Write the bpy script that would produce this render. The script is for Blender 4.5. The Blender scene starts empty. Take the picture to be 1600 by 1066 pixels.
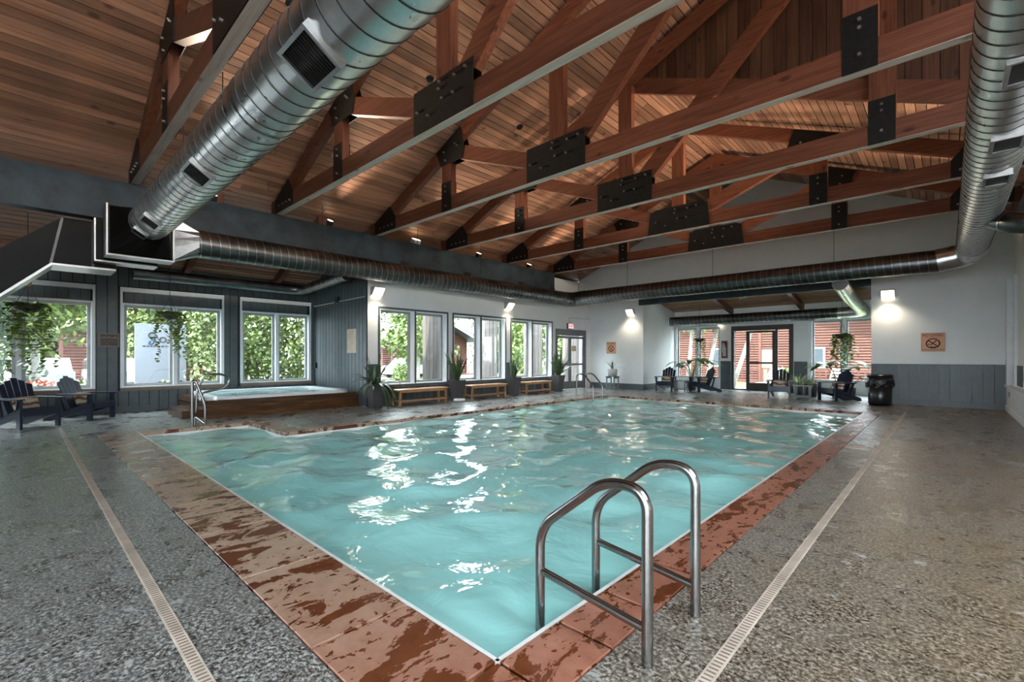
import bpy, math, random
import numpy as np
from mathutils import Vector, Matrix

SC = bpy.context.scene
COL = SC.collection
PI = math.pi
rnd = random.Random(7)

# ------------------------------------------------------------------ camera
# axes: +Y runs along the pool's long side, +X across the trusses, eye at the origin
YAW = math.radians(43.2)
F_PX, HOR, EYE = 724.0, 557.0, 1.4
cam_d = bpy.data.cameras.new('camera')
cam_d.sensor_width = 36.0
cam_d.lens = F_PX / 1600 * 36.0
cam_d.shift_y = (HOR - 533.0) / 1600
cam_d.clip_start, cam_d.clip_end = 0.05, 400
cam = bpy.data.objects.new('camera', cam_d)
cam.location = (0, 0, EYE)
cam.rotation_euler = (PI / 2, 0, YAW)
COL.objects.link(cam)
SC.camera = cam

# ------------------------------------------------------------------ sky, sun, exposure
SC.view_settings.view_transform = 'Standard'
SC.view_settings.look = 'None'
SC.view_settings.gamma = 1.0
SC.view_settings.use_curve_mapping = False
SC.view_settings.exposure = 2.6
SC.cycles.max_bounces = 10
SC.cycles.diffuse_bounces = 6
SC.cycles.glossy_bounces = 4
SC.cycles.transparent_max_bounces = 16
SC.cycles.sample_clamp_indirect = 6.0
SC.cycles.caustics_reflective = False
SC.cycles.caustics_refractive = False

SKY_STRENGTH = 3.9
SUN_STRENGTH = 2.4
UP_W = 420.0          # each roof uplight
SCONCE_W = 12.0
world = bpy.data.worlds.new('world')
world.use_nodes = True
SC.world = world
bg = world.node_tree.nodes['Background']
bg.inputs['Color'].default_value = (0.80, 0.90, 1.0, 1)
bg.inputs['Strength'].default_value = SKY_STRENGTH
sun_d = bpy.data.lights.new('sun', 'SUN')
sun_d.energy = SUN_STRENGTH
sun_d.angle = 0.02
sun_d.color = (1.0, 0.95, 0.86)
sun = bpy.data.objects.new('sun', sun_d)
sun.rotation_euler = Vector((-0.15, 0.62, -0.77)).to_track_quat('-Z', 'Y').to_euler()   # high sun from behind the viewer
COL.objects.link(sun)


# ------------------------------------------------------------------ node helpers
class N:
    def __init__(s, name):
        s.m = bpy.data.materials.new(name)
        s.m.use_nodes = True
        s.t = s.m.node_tree
        s.p = s.t.nodes['Principled BSDF']

    def n(s, typ, **kw):
        nd = s.t.nodes.new(typ)
        for k, v in kw.items():
            setattr(nd, k, v)
        return nd

    def l(s, a, b):
        s.t.links.new(a, b)

    def pos(s, scale=(1, 1, 1), rot=(0, 0, 0), obj=False):
        mp = s.n('ShaderNodeMapping')
        mp.inputs['Scale'].default_value = scale
        mp.inputs['Rotation'].default_value = rot
        if obj:
            s.l(s.n('ShaderNodeTexCoord').outputs['Object'], mp.inputs['Vector'])
        else:
            s.l(s.n('ShaderNodeNewGeometry').outputs['Position'], mp.inputs['Vector'])
        return mp.outputs['Vector']

    def noise(s, vec, scale=1.0, detail=4.0, rough=0.55, dist=0.0):
        nd = s.n('ShaderNodeTexNoise')
        nd.inputs['Scale'].default_value = scale
        nd.inputs['Detail'].default_value = detail
        nd.inputs['Roughness'].default_value = rough
        nd.inputs['Distortion'].default_value = dist
        s.l(vec, nd.inputs['Vector'])
        return nd.outputs['Fac']

    def ramp(s, fac, stops, interp='LINEAR'):
        nd = s.n('ShaderNodeValToRGB')
        cr = nd.color_ramp
        cr.interpolation = interp
        while len(cr.elements) < len(stops):
            cr.elements.new(0.5)
        for e, (p, c) in zip(cr.elements, stops):
            e.position = p
            e.color = (c, c, c, 1) if isinstance(c, (int, float)) else (*c, 1)
        s.l(fac, nd.inputs['Fac'])
        return nd.outputs['Color']

    def mix(s, fac, a, b, mode='MIX'):
        nd = s.n('ShaderNodeMix', data_type='RGBA', blend_type=mode)
        for sock, v in ((nd.inputs[0], fac), (nd.inputs[6], a), (nd.inputs[7], b)):
            if isinstance(v, (int, float)):
                sock.default_value = v
            elif isinstance(v, tuple):
                sock.default_value = (*v, 1)
            else:
                s.l(v, sock)
        return nd.outputs[2]

    def math(s, op, a, b=0.0, clamp=False):
        nd = s.n('ShaderNodeMath', operation=op, use_clamp=clamp)
        for sock, v in ((nd.inputs[0], a), (nd.inputs[1], b)):
            if isinstance(v, (int, float)):
                sock.default_value = v
            else:
                s.l(v, sock)
        return nd.outputs[0]

    def rand(s):
        return s.n('ShaderNodeObjectInfo').outputs['Random']

    def bump(s, height, strength=0.3, dist=0.02):
        nd = s.n('ShaderNodeBump')
        nd.inputs['Strength'].default_value = strength
        nd.inputs['Distance'].default_value = dist
        s.l(height, nd.inputs['Height'])
        s.l(nd.outputs['Normal'], s.p.inputs['Normal'])

    def set(s, **kw):
        for k, v in kw.items():
            sock = s.p.inputs[k.replace('_', ' ')]
            if isinstance(v, (int, float)):
                sock.default_value = v
            elif isinstance(v, tuple):
                sock.default_value = (*v, 1) if len(v) == 3 else v
            else:
                s.l(v, sock)
        return s.m


def plain(name, col, rough=0.5, metal=0.0, var=0.12, scale=6.0, bump=0.0, spec=0.5):
    a = N(name)
    f = a.noise(a.pos(), scale, 5.0, 0.6)
    lo = tuple(c * (1 - var) for c in col)
    hi = tuple(min(1, c * (1 + var)) for c in col)
    c = a.ramp(f, [(0.3, lo), (0.7, hi)])
    if bump:
        a.bump(f, bump, 0.01)
    return a.set(Base_Color=c, Roughness=rough, Metallic=metal, Specular_IOR_Level=spec)


def wood(name, dark, mid, light, grain, rough=0.55, knots=True, tint=0.35, spec=0.35):
    """grain = scale triple, small along the fibre"""
    a = N(name)
    v = a.pos(grain)
    off = a.n('ShaderNodeVectorMath', operation='ADD')
    a.l(v, off.inputs[0])
    r = a.rand()
    cx = a.n('ShaderNodeCombineXYZ')
    for i in range(3):
        a.l(a.math('MULTIPLY', r, 37.0 + 11 * i), cx.inputs[i])
    a.l(cx.outputs[0], off.inputs[1])
    v = off.outputs[0]
    f = a.noise(v, 1.0, 6.0, 0.62, 0.5)
    c = a.ramp(f, [(0.25, dark), (0.5, mid), (0.75, light)])
    big = a.noise(a.pos(tuple(g * 0.16 for g in grain)), 1.0, 3.0)
    c = a.mix(a.math('MULTIPLY', big, 0.35), c, dark)
    if knots:
        vo = a.n('ShaderNodeTexVoronoi')
        vo.inputs['Scale'].default_value = 1.0
        kv = a.pos(tuple(max(1.6, g * 0.16) for g in grain))
        ko = a.n('ShaderNodeVectorMath', operation='ADD')
        a.l(kv, ko.inputs[0]); a.l(cx.outputs[0], ko.inputs[1])
        a.l(ko.outputs[0], vo.inputs['Vector'])
        k = a.ramp(vo.outputs['Distance'], [(0.07, 1.0), (0.15, 0.0)])
        c = a.mix(a.math('MULTIPLY', k, 0.75), c, tuple(d * 0.35 for d in dark))
    g = a.n('ShaderNodeHueSaturation')
    a.l(c, g.inputs['Color'])
    a.l(a.math('ADD', a.math('MULTIPLY', r, 2 * tint), 1.0 - tint), g.inputs['Value'])
    a.bump(f, 0.12, 0.01)
    return a.set(Base_Color=g.outputs['Color'], Roughness=rough, Specular_IOR_Level=spec)


M = {}
M['plank_y'] = wood('pine_ceiling_plank', (0.21, 0.092, 0.056), (0.37, 0.188, 0.118), (0.47, 0.262, 0.178), (15, 0.8, 15), 0.45, tint=0.40)
M['plank_x'] = wood('pine_ceiling_plank_cross', (0.16, 0.075, 0.04), (0.36, 0.19, 0.10), (0.50, 0.29, 0.17), (0.9, 26, 26), 0.45, tint=0.25)
M['plank_z'] = wood('gable_board_wood', (0.045, 0.018, 0.010), (0.110, 0.046, 0.024), (0.17, 0.075, 0.042), (22, 22, 0.9), 0.5, tint=0.3)
M['timber'] = wood('stained_timber', (0.062, 0.018, 0.009), (0.150, 0.048, 0.024), (0.225, 0.085, 0.045), (1.2, 22, 22), 0.42, tint=0.12)
M['timber_z'] = wood('stained_timber_upright', (0.062, 0.018, 0.009), (0.150, 0.048, 0.024), (0.225, 0.085, 0.045), (22, 22, 1.2), 0.42, tint=0.12)
M['cabin'] = wood('cabin_log_wood', (0.060, 0.020, 0.014), (0.088, 0.032, 0.022), (0.115, 0.046, 0.034), (2, 2, 18), 0.6, False, 0.15)
M['teak'] = wood('teak_bench_wood', (0.26, 0.12, 0.05), (0.46, 0.24, 0.11), (0.62, 0.37, 0.19), (30, 3, 30), 0.4, False, 0.15)
M['tubwood'] = wood('wet_platform_wood', (0.022, 0.009, 0.004), (0.085, 0.036, 0.013), (0.19, 0.090, 0.035), (8, 1.2, 14), 0.22, True, 0.25)
M['fence'] = wood('weathered_fence_wood', (0.085, 0.068, 0.062), (0.15, 0.128, 0.118), (0.20, 0.175, 0.162), (20, 20, 1), 0.7, False, 0.25)
M['bounce_lit_wood'] = wood('bounce_lit_timber', (0.42, 0.31, 0.26), (0.70, 0.56, 0.49), (0.78, 0.66, 0.59), (1.2, 16, 16), 0.5, True, 0.08)  # timber colour paled to hold light bounced up from the water
M['gusset'] = plain('black_steel_plate', (0.0075, 0.0068, 0.006), 0.5, 0.0, 0.5, 14, 0.25, 0.22)
M['bolt'] = plain('zinc_bolt', (0.30, 0.29, 0.28), 0.35, 0.9)
M['white'] = plain('white_wall_paint', (0.74, 0.75, 0.745), 0.5, 0, 0.04, 1.3)
M['trim'] = plain('white_trim_paint', (0.76, 0.78, 0.80), 0.35, 0, 0.04)
M['taupe'] = plain('taupe_sash', (0.30, 0.31, 0.30), 0.4)
M['grey'] = plain('slate_grey_paint', (0.070, 0.088, 0.094), 0.42, 0, 0.18, 3.0)
M['grey_gap'] = plain('dark_groove', (0.010, 0.012, 0.013), 0.7)
M['edge_light_gap'] = plain('edge_light_groove', (0.30, 0.32, 0.34), 0.6)  # pale colour stands for light caught along the board edges
M['beam'] = plain('blue_grey_beam_paint', (0.030, 0.044, 0.054), 0.5, 0, 0.4, 2.0, 0, 0.25)
M['brownframe'] = plain('bronze_door_frame', (0.055, 0.045, 0.042), 0.35)
M['doorframe'] = plain('grey_door_frame', (0.135, 0.145, 0.155), 0.4)
M['sill'] = plain('brown_sill', (0.17, 0.12, 0.09), 0.5)
M['navy'] = plain('navy_poly_lumber', (0.016, 0.022, 0.042), 0.32, 0, 0.2, 20)
M['greypoly'] = plain('grey_poly_lumber', (0.16, 0.18, 0.19), 0.4)
M['black'] = plain('black_plastic', (0.010, 0.010, 0.011), 0.28)
M['bag'] = plain('black_bin_bag', (0.014, 0.013, 0.014), 0.18, 0, 0.3, 40, 0.9)
M['planter'] = plain('charcoal_planter', (0.060, 0.056, 0.058), 0.45)
M['concrete'] = plain('grey_concrete_pot', (0.42, 0.42, 0.41), 0.7)
M['soil'] = plain('dark_soil', (0.03, 0.02, 0.014), 0.9)
M['leaf_dark'] = plain('snake_plant_leaf', (0.045, 0.085, 0.030), 0.35, 0, 0.45, 12)
M['leaf_big'] = plain('broad_leaf', (0.085, 0.20, 0.035), 0.3, 0, 0.35, 6)
M['vine'] = plain('vine_leaf', (0.17, 0.26, 0.035), 0.45, 0, 0.45, 7)
M['fern'] = plain('pale_grass_leaf', (0.30, 0.36, 0.16), 0.5, 0, 0.3, 9)
M['tree_a'] = plain('aspen_foliage', (0.085, 0.12, 0.026), 0.55, 0, 0.75, 2.2)
M['tree_b'] = plain('spruce_foliage', (0.06, 0.09, 0.06), 0.6, 0, 0.55, 1.6)
M['bark'] = plain('pale_bark', (0.18, 0.17, 0.145), 0.8, 0, 0.3, 5)
M['flower'] = plain('red_flower', (0.36, 0.06, 0.035), 0.5, 0, 0.4, 9)
M['grass'] = plain('lawn_grass', (0.075, 0.125, 0.024), 0.8, 0, 0.3, 5)
M['path'] = plain('pale_path', (0.15, 0.147, 0.14), 0.8, 0, 0.12, 2)
M['boulder'] = plain('pale_boulder', (0.20, 0.195, 0.19), 0.8, 0, 0.15, 3, 0.4)
M['carwhite'] = plain('white_car_paint', (0.26, 0.26, 0.26), 0.25)
M['carglass'] = plain('dark_car_glass', (0.05, 0.06, 0.07), 0.15)
M['roof'] = plain('grey_metal_roof', (0.08, 0.083, 0.09), 0.5)
M['signwhite'] = plain('white_sign_panel', (0.125, 0.137, 0.16), 0.45, 0, 0.03)
M['ink'] = plain('dark_ink', (0.008, 0.007, 0.011), 0.6)
M['teal_ink'] = plain('teal_ink', (0.004, 0.045, 0.075), 0.6)
M['sign_tan'] = plain('tan_sign', (0.66, 0.33, 0.20), 0.5, 0, 0.06, 8)
M['sign_ink'] = plain('brown_sign_ink', (0.035, 0.008, 0.004), 0.8, 0, .1, 6, 0, .1)
M['paper'] = plain('tan_paper', (0.62, 0.49, 0.37), 0.7)
M['red'] = plain('red_frame', (0.30, 0.05, 0.045), 0.4)
M['bronze'] = plain('bronze_plaque', (0.045, 0.032, 0.026), 0.4, 0.3, 0.4, 18, 0.4)
M['plaster'] = plain('pool_plaster', (0.50, 0.66, 0.64), 0.5)
M['acrylic'] = plain('white_acrylic_shell', (0.66, 0.69, 0.70), 0.2, 0, 0.03)
M['tile'] = plain('pale_pool_tile', (0.66, 0.67, 0.64), 0.3)
M['basket'] = plain('coir_basket', (0.07, 0.050, 0.035), 0.8, 0, 0.4, 20)
M['darkcast'] = plain('dark_basket', (0.030, 0.032, 0.026), 0.5)
M['rug'] = plain('tan_strap', (0.30, 0.21, 0.12), 0.7)


def m_galv(name, c0, c1, rough):
    a = N(name)
    f = a.noise(a.pos((1, 1, 1)), 4.0, 6.0, 0.6)
    sp = a.n('ShaderNodeTexVoronoi'); sp.inputs['Scale'].default_value = 45.0
    a.l(a.pos(), sp.inputs['Vector'])
    c = a.mix(0.10, a.ramp(f, [(0.3, c0), (0.7, c1)]), sp.outputs['Color'], 'SOFT_LIGHT')
    hs = a.n('ShaderNodeHueSaturation'); hs.inputs['Saturation'].default_value = 0.25
    a.l(c, hs.inputs['Color'])
    r = a.ramp(f, [(0.25, rough - 0.03), (0.75, rough + 0.06)])
    return a.set(Base_Color=hs.outputs['Color'], Metallic=1.0, Roughness=r)


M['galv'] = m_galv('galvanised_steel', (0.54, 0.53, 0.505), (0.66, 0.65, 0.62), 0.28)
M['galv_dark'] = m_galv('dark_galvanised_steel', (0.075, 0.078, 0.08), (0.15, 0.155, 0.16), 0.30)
M['seam'] = plain('duct_seam', (0.06, 0.058, 0.055), 0.4, 0.8)
M['steel'] = m_galv('stainless_tube', (0.24, 0.21, 0.175), (0.34, 0.305, 0.26), 0.20)
M['sheet'] = m_galv('sheet_metal', (0.30, 0.29, 0.275), (0.46, 0.45, 0.43), 0.38)
M['blacksheet'] = plain('black_sheet_metal', (0.006, 0.0055, 0.005), 0.42, 0.0, 0.3, 2.0, 0, 0.10)


def m_glass():
    a = N('window_glass')
    t = a.t
    tr = a.n('ShaderNodeBsdfTransparent'); tr.inputs[0].default_value = (0.93, 0.96, 0.95, 1)
    gl = a.n('ShaderNodeBsdfGlossy'); gl.inputs['Roughness'].default_value = 0.02
    lw = a.n('ShaderNodeLayerWeight')
    fr = a.math('ADD', a.math('MULTIPLY', a.math('POWER', lw.outputs['Facing'], 5.0), .90), .035)
    mx = a.n('ShaderNodeMixShader')
    a.l(fr, mx.inputs[0]); a.l(tr.outputs[0], mx.inputs[1]); a.l(gl.outputs[0], mx.inputs[2])
    a.l(mx.outputs[0], t.nodes['Material Output'].inputs['Surface'])
    return a.m


M['glass'] = m_glass()


def m_emit(name, col, s):
    a = N(name)
    return a.set(Base_Color=col, Emission_Color=col, Emission_Strength=s)


M['lamp'] = m_emit('lit_lamp_lens', (1.0, 0.86, 0.62), 1.3)
M['exit'] = m_emit('lit_exit_face', (1.0, 0.55, 0.60), 0.16)


def m_deck():
    a = N('speckled_deck_concrete')
    v = a.pos()
    sp = a.noise(v, 48.0, 4.0, 0.75)
    mid = a.noise(v, 7.0, 6.0, 0.7)
    big = a.noise(v, 0.8, 4.0, 0.6)
    sx = a.n('ShaderNodeSeparateXYZ'); a.l(v, sx.inputs[0])
    east = a.n('ShaderNodeMapRange'); east.inputs[1].default_value = -2.2; east.inputs[2].default_value = 0.2
    a.l(sx.outputs[0], east.inputs[0])
    cool = a.ramp(sp, [(0.40, (0.022, 0.022, 0.019)), (0.50, (0.125, 0.124, 0.112)), (0.60, (0.46, 0.46, 0.435))])
    warm = a.ramp(sp, [(0.40, (0.034, 0.022, 0.010)), (0.50, (0.165, 0.118, 0.068)), (0.60, (0.40, 0.315, 0.215))])
    e = a.math('MULTIPLY', east.outputs[0], a.ramp(big, [(0.30, 0.7), (0.62, 1.0)]), True)
    c = a.mix(e, cool, warm)
    c = a.mix(a.ramp(mid, [(0.36, 0.38), (0.54, 0.0)]), c, (0.036, 0.029, 0.020))
    # amber mineral stain, pale dried splashes, damp film
    c = a.mix(a.math('MULTIPLY', a.math('MULTIPLY', a.ramp(big, [(0.5, 0.0), (0.7, 1.0)]), east.outputs[0]), .35), c, (0.17, 0.105, 0.045))
    w1 = a.noise(a.pos((1, 1.5, 1)), 5.0, 4.0, 0.55, 0.4)
    dry = a.ramp(w1, [(0.665, 0.0), (0.685, 1.0)])
    c = a.mix(a.math('MULTIPLY', dry, 0.6), c, (0.46, 0.46, 0.44))
    w2 = a.noise(a.pos((1.3, 1, 1)), 1.3, 7.0, 0.68, 0.4)
    wet = a.ramp(w2, [(0.54, 0.0), (0.66, 1.0)])
    c = a.mix(a.math('MULTIPLY', wet, 0.22), c, (0.035, 0.028, 0.018))
    r = a.mix(wet, a.ramp(mid, [(0.3, 0.22), (0.7, 0.40)]), (0.12, 0.12, 0.12))
    a.bump(a.math('ADD', sp, a.math('MULTIPLY', mid, .6)), 0.18, 0.008)
    return a.set(Base_Color=c, Roughness=r, Specular_IOR_Level=0.65)


M['deck'] = m_deck()


def m_coping():
    a = N('terracotta_coping')
    v = a.pos()
    f = a.noise(v, 9.0, 6.0, 0.65)
    sx = a.n('ShaderNodeSeparateXYZ'); a.l(v, sx.inputs[0])
    west = a.n('ShaderNodeMapRange'); west.inputs[1].default_value = -1.3; west.inputs[2].default_value = -3.6
    a.l(sx.outputs[0], west.inputs[0])
    red = a.ramp(f, [(0.3, (0.20, 0.072, 0.040)), (0.55, (0.285, 0.118, 0.075)), (0.8, (0.36, 0.17, 0.12))])
    tan = a.ramp(f, [(0.3, (0.27, 0.175, 0.115)), (0.55, (0.36, 0.26, 0.185)), (0.8, (0.42, 0.32, 0.25))])
    dry = a.mix(west.outputs[0], red, tan)
    w1 = a.noise(a.pos((2.2, 1.0, 1), (0, 0, 0.35)), 2.6, 8.0, 0.66, 0.5)
    w2 = a.noise(a.pos((1.6, 1.0, 1), (0, 0, 0.35)), 13.0, 3.0, 0.5, 0.2)
    m1 = a.ramp(w1, [(0.525, 0.0), (0.545, 1.0)])
    m2 = a.ramp(w2, [(0.60, 0.0), (0.63, 1.0)])
    wet = a.math('MAXIMUM', m1, m2)
    c = a.mix(wet, dry, a.ramp(f, [(0.3, (0.085, 0.022, 0.008)), (0.7, (0.135, 0.040, 0.014))]))
    rr = a.mix(wet, a.ramp(f, [(0.3, 0.34), (0.7, 0.48)]), (0.24, 0.24, 0.24))
    a.bump(a.math('SUBTRACT', f, a.math('MULTIPLY', wet, .3)), 0.08, 0.01)
    g = a.n('ShaderNodeHueSaturation'); a.l(c, g.inputs['Color'])
    a.l(a.math('ADD', a.math('MULTIPLY', a.rand(), 0.2), 0.9), g.inputs['Value'])
    return a.set(Base_Color=g.outputs['Color'], Roughness=rr)


M['coping'] = m_coping()


def m_water():
    a = N('pool_water')
    n1 = a.noise(a.pos((1.0, 1.0, 1)), 2.6, 3.0, 0.55, 0.6)
    n2 = a.noise(a.pos((1.0, 1.0, 1)), 9.0, 2.0, 0.5, 0.3)
    h = a.math('ADD', n1, a.math('MULTIPLY', n2, 0.12))
    a.bump(h, 0.5, 0.05)
    c = a.ramp(a.noise(a.pos(), 0.5, 2.0), [(0.3, (0.25, 0.55, 0.52)), (0.7, (0.30, 0.61, 0.58))])
    return a.set(Base_Color=c, Roughness=0.03, IOR=1.36, Specular_IOR_Level=0.95)


M['water'] = m_water()


def m_pillow():
    a = N('landscape_print_pillow')
    v = a.pos((1, 1, 1), obj=True)
    w = a.n('ShaderNodeTexWave', wave_type='BANDS', bands_direction='Z')
    w.inputs['Scale'].default_value = 2.6; w.inputs['Distortion'].default_value = 6.0
    w.inputs['Detail'].default_value = 3.0; w.inputs['Detail Scale'].default_value = 1.4
    a.l(v, w.inputs['Vector'])
    c = a.ramp(w.outputs['Fac'], [(0.0, (0.09, 0.045, 0.025)), (0.3, (0.38, 0.17, 0.08)), (0.55, (0.55, 0.42, 0.27)), (0.8, (0.32, 0.36, 0.27)), (1.0, (0.55, 0.55, 0.46))])
    return a.set(Base_Color=c, Roughness=0.85)


M['pillow'] = m_pillow()


# ------------------------------------------------------------------ mesh helpers
class MB:
    def __init__(s):
        s.v, s.f, s.smooth = [], [], []

    def add(s, vs, fs, smooth=False):
        o = len(s.v)
        s.v.extend([tuple(p) for p in vs])
        s.f.extend([tuple(i + o for i in f) for f in fs])
        s.smooth.extend([smooth] * len(fs))
        return s

    def box(s, x0, x1, y0, y1, z0, z1):
        x0, x1 = min(x0, x1), max(x0, x1); y0, y1 = min(y0, y1), max(y0, y1); z0, z1 = min(z0, z1), max(z0, z1)
        vs = [(x, y, z) for z in (z0, z1) for x, y in ((x0, y0), (x1, y0), (x1, y1), (x0, y1))]
        return s.add(vs, [(3, 2, 1, 0), (4, 5, 6, 7), (0, 1, 5, 4), (1, 2, 6, 5), (2, 3, 7, 6), (3, 0, 4, 7)])

    def cbox(s, x0, x1, y0, y1, z0, z1, c=0.01):
        """box with its top edges chamfered"""
        vs = [(x0, y0, z0), (x1, y0, z0), (x1, y1, z0), (x0, y1, z0),
              (x0, y0, z1 - c), (x1, y0, z1 - c), (x1, y1, z1 - c), (x0, y1, z1 - c),
              (x0 + c, y0 + c, z1), (x1 - c, y0 + c, z1), (x1 - c, y1 - c, z1), (x0 + c, y1 - c, z1)]
        fs = [(3, 2, 1, 0), (8, 9, 10, 11)]
        for a in range(4):
            b = (a + 1) % 4
            fs += [(a, b, 4 + b, 4 + a), (4 + a, 4 + b, 8 + b, 8 + a)]
        return s.add(vs, fs)

    def prism(s, poly, axis, a, b):
        """poly: 2-D points; axis 'x','y','z' = extrusion axis from a to b"""
        n = len(poly)
        area = sum(poly[i][0] * poly[(i + 1) % n][1] - poly[(i + 1) % n][0] * poly[i][1] for i in range(n))
        if area < 0:
            poly = poly[::-1]

        def P(p, t):
            return {'x': (t, p[0], p[1]), 'y': (p[0], t, p[1]), 'z': (p[0], p[1], t)}[axis]
        vs = [P(p, a) for p in poly] + [P(p, b) for p in poly]
        fs = [tuple(range(n)), tuple(range(2 * n - 1, n - 1, -1))]
        for i in range(n):
            j = (i + 1) % n
            fs.append((j, i, n + i, n + j))
        if axis != 'y' and b > a or axis == 'y' and b < a:
            fs = [f[::-1] for f in fs]
        return s.add(vs, fs)

    def tube(s, path, r, seg=12, cap=True):
        pts = [Vector(p) for p in path]
        rr = r if isinstance(r, (list, tuple)) else [r] * len(pts)
        rings, up = [], None
        for i, p in enumerate(pts):
            t = (pts[min(i + 1, len(pts) - 1)] - pts[max(i - 1, 0)]).normalized()
            if up is None:
                up = t.orthogonal().normalized()
            else:
                up = (up - t * up.dot(t)).normalized()
            w = t.cross(up)
            rings.append([p + (up * math.cos(2 * PI * k / seg) + w * math.sin(2 * PI * k / seg)) * rr[i] for k in range(seg)])
        vs = [q for ring in rings for q in ring]
        fs = []
        for i in range(len(rings) - 1):
            for k in range(seg):
                k2 = (k + 1) % seg
                fs.append((i * seg + k, i * seg + k2, (i + 1) * seg + k2, (i + 1) * seg + k))
        s.add(vs, fs, True)
        if cap:
            o = len(vs) - seg
            s.add(rings[0], [tuple(range(seg))[::-1]])
            s.add(rings[-1], [tuple(range(seg))])
        return s

    def lathe(s, prof, center=(0, 0, 0), seg=24, sx=1.0, sy=1.0):
        cx, cy, cz = center
        vs = [(cx + r * math.cos(2 * PI * k / seg) * sx, cy + r * math.sin(2 * PI * k / seg) * sy, cz + z) for r, z in prof for k in range(seg)]
        fs = []
        for i in range(len(prof) - 1):
            for k in range(seg):
                k2 = (k + 1) % seg
                fs.append((i * seg + k, i * seg + k2, (i + 1) * seg + k2, (i + 1) * seg + k))
        return s.add(vs, fs, True)

    def mesh(s, name):
        me = bpy.data.meshes.new(name)
        me.from_pydata(s.v, [], s.f)
        if any(s.smooth):
            me.polygons.foreach_set('use_smooth', s.smooth)
        me.update()
        return me


def fillet(pts, rad, n=6):
    """round the inner corners of a polyline"""
    P = [Vector(p) for p in pts]
    out = [P[0]]
    for i in range(1, len(P) - 1):
        a, b, c = P[i - 1], P[i], P[i + 1]
        r = rad[i - 1] if isinstance(rad, (list, tuple)) else rad
        d1, d2 = (a - b), (c - b)
        l = min(r, d1.length * 0.49, d2.length * 0.49)
        p, q = b + d1.normalized() * l, b + d2.normalized() * l
        for k in range(n + 1):
            t = k / n
            out.append(p * (1 - t) ** 2 + b * 2 * t * (1 - t) + q * t * t)
    out.append(P[-1])
    return out


def link(o, parent=None, local=False):
    COL.objects.link(o)
    if parent is not None:
        o.parent = parent
        if not local and parent.type == 'EMPTY' or (not local and parent.get('_based')):
            o.location = -parent.location
    return o


def obj(name, mb, mat, parent=None, local=False):
    me = mb if isinstance(mb, bpy.types.Mesh) else mb.mesh(name)
    if mat is not None and not me.materials:
        me.materials.append(M[mat] if isinstance(mat, str) else mat)
    return link(bpy.data.objects.new(name, me), parent, local)


def tag(o, label, cat, group=None, kind=None):
    o['label'] = label
    o['category'] = cat
    if group:
        o['group'] = group
    if kind:
        o['kind'] = kind
    return o


def thing(name, label, cat, loc=(0, 0, 0), rotz=0.0, group=None):
    o = bpy.data.objects.new(name, None)
    o.empty_display_size = 0.1
    COL.objects.link(o)
    o.location = loc
    o.rotation_euler = (0, 0, rotz)
    return tag(o, label, cat, group)


def struct(name, mb, mat, label, cat):
    o = obj(name, mb, mat)
    tag(o, label, cat, None, 'structure')
    return o


def copy_tree(src, parent=None):
    c = src.copy()
    COL.objects.link(c)
    c.parent = parent
    for ch in list(src.children):
        copy_tree(ch, c)
    return c


_unit = {}


def unit_box(mat):
    if mat not in _unit:
        me = MB().box(-.5, .5, -.5, .5, -.5, .5).mesh('piece')
        me.materials.append(M[mat])
        _unit[mat] = me
    return _unit[mat]


def piece(name, mat, parent, x0, x1, y0, y1, z0, z1, rot=None):
    """an axis-aligned box piece sharing one mesh"""
    o = bpy.data.objects.new(name, unit_box(mat))
    COL.objects.link(o)
    o.parent = parent
    o.location = ((x0 + x1) / 2, (y0 + y1) / 2, (z0 + z1) / 2)
    if parent is not None and parent.type == 'EMPTY':
        o.location = Vector(o.location) - parent.location
    o.scale = (abs(x1 - x0), abs(y1 - y0), abs(z1 - z0))
    if rot:
        o.rotation_euler = rot
    return o


def text_mesh(s, size, depth=0.002, font_scale=1.0):
    cu = bpy.data.curves.new('lettering', 'FONT')
    cu.body = s
    cu.size = size
    cu.extrude = depth
    cu.align_x = 'CENTER'
    cu.align_y = 'CENTER'
    cu.resolution_u = 3
    o = bpy.data.objects.new('lettering', cu)
    COL.objects.link(o)
    bpy.context.view_layer.update()
    dg = bpy.context.evaluated_depsgraph_get()
    me = bpy.data.meshes.new_from_object(o.evaluated_get(dg))
    bpy.data.objects.remove(o)
    me.materials.clear()
    return me


# ------------------------------------------------------------------ key dimensions
XW = -11.7          # window wall beside the pool
XA = -15.0          # window wall of the hot-tub alcove
YR = 6.6            # return wall closing that alcove
YE = 17.6           # end wall
YF = 20.6           # outer wall of the far alcove
XR = 1.12           # right wall
XC = -5.22          # ridge of the small roof
XB = -0.74          # ridge of the big roof
SL = 0.416
YT4 = 9.25
Y0 = -5.0
ZC = 7.80           # ceiling height above XC


def ceil_big(x):
    return ZC + SL * (x - XC) if x <= XB else ZC + SL * (XB - XC) - SL * (x - XB)


def ceil_small(x):
    return ZC - SL * abs(x - XC)


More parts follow.
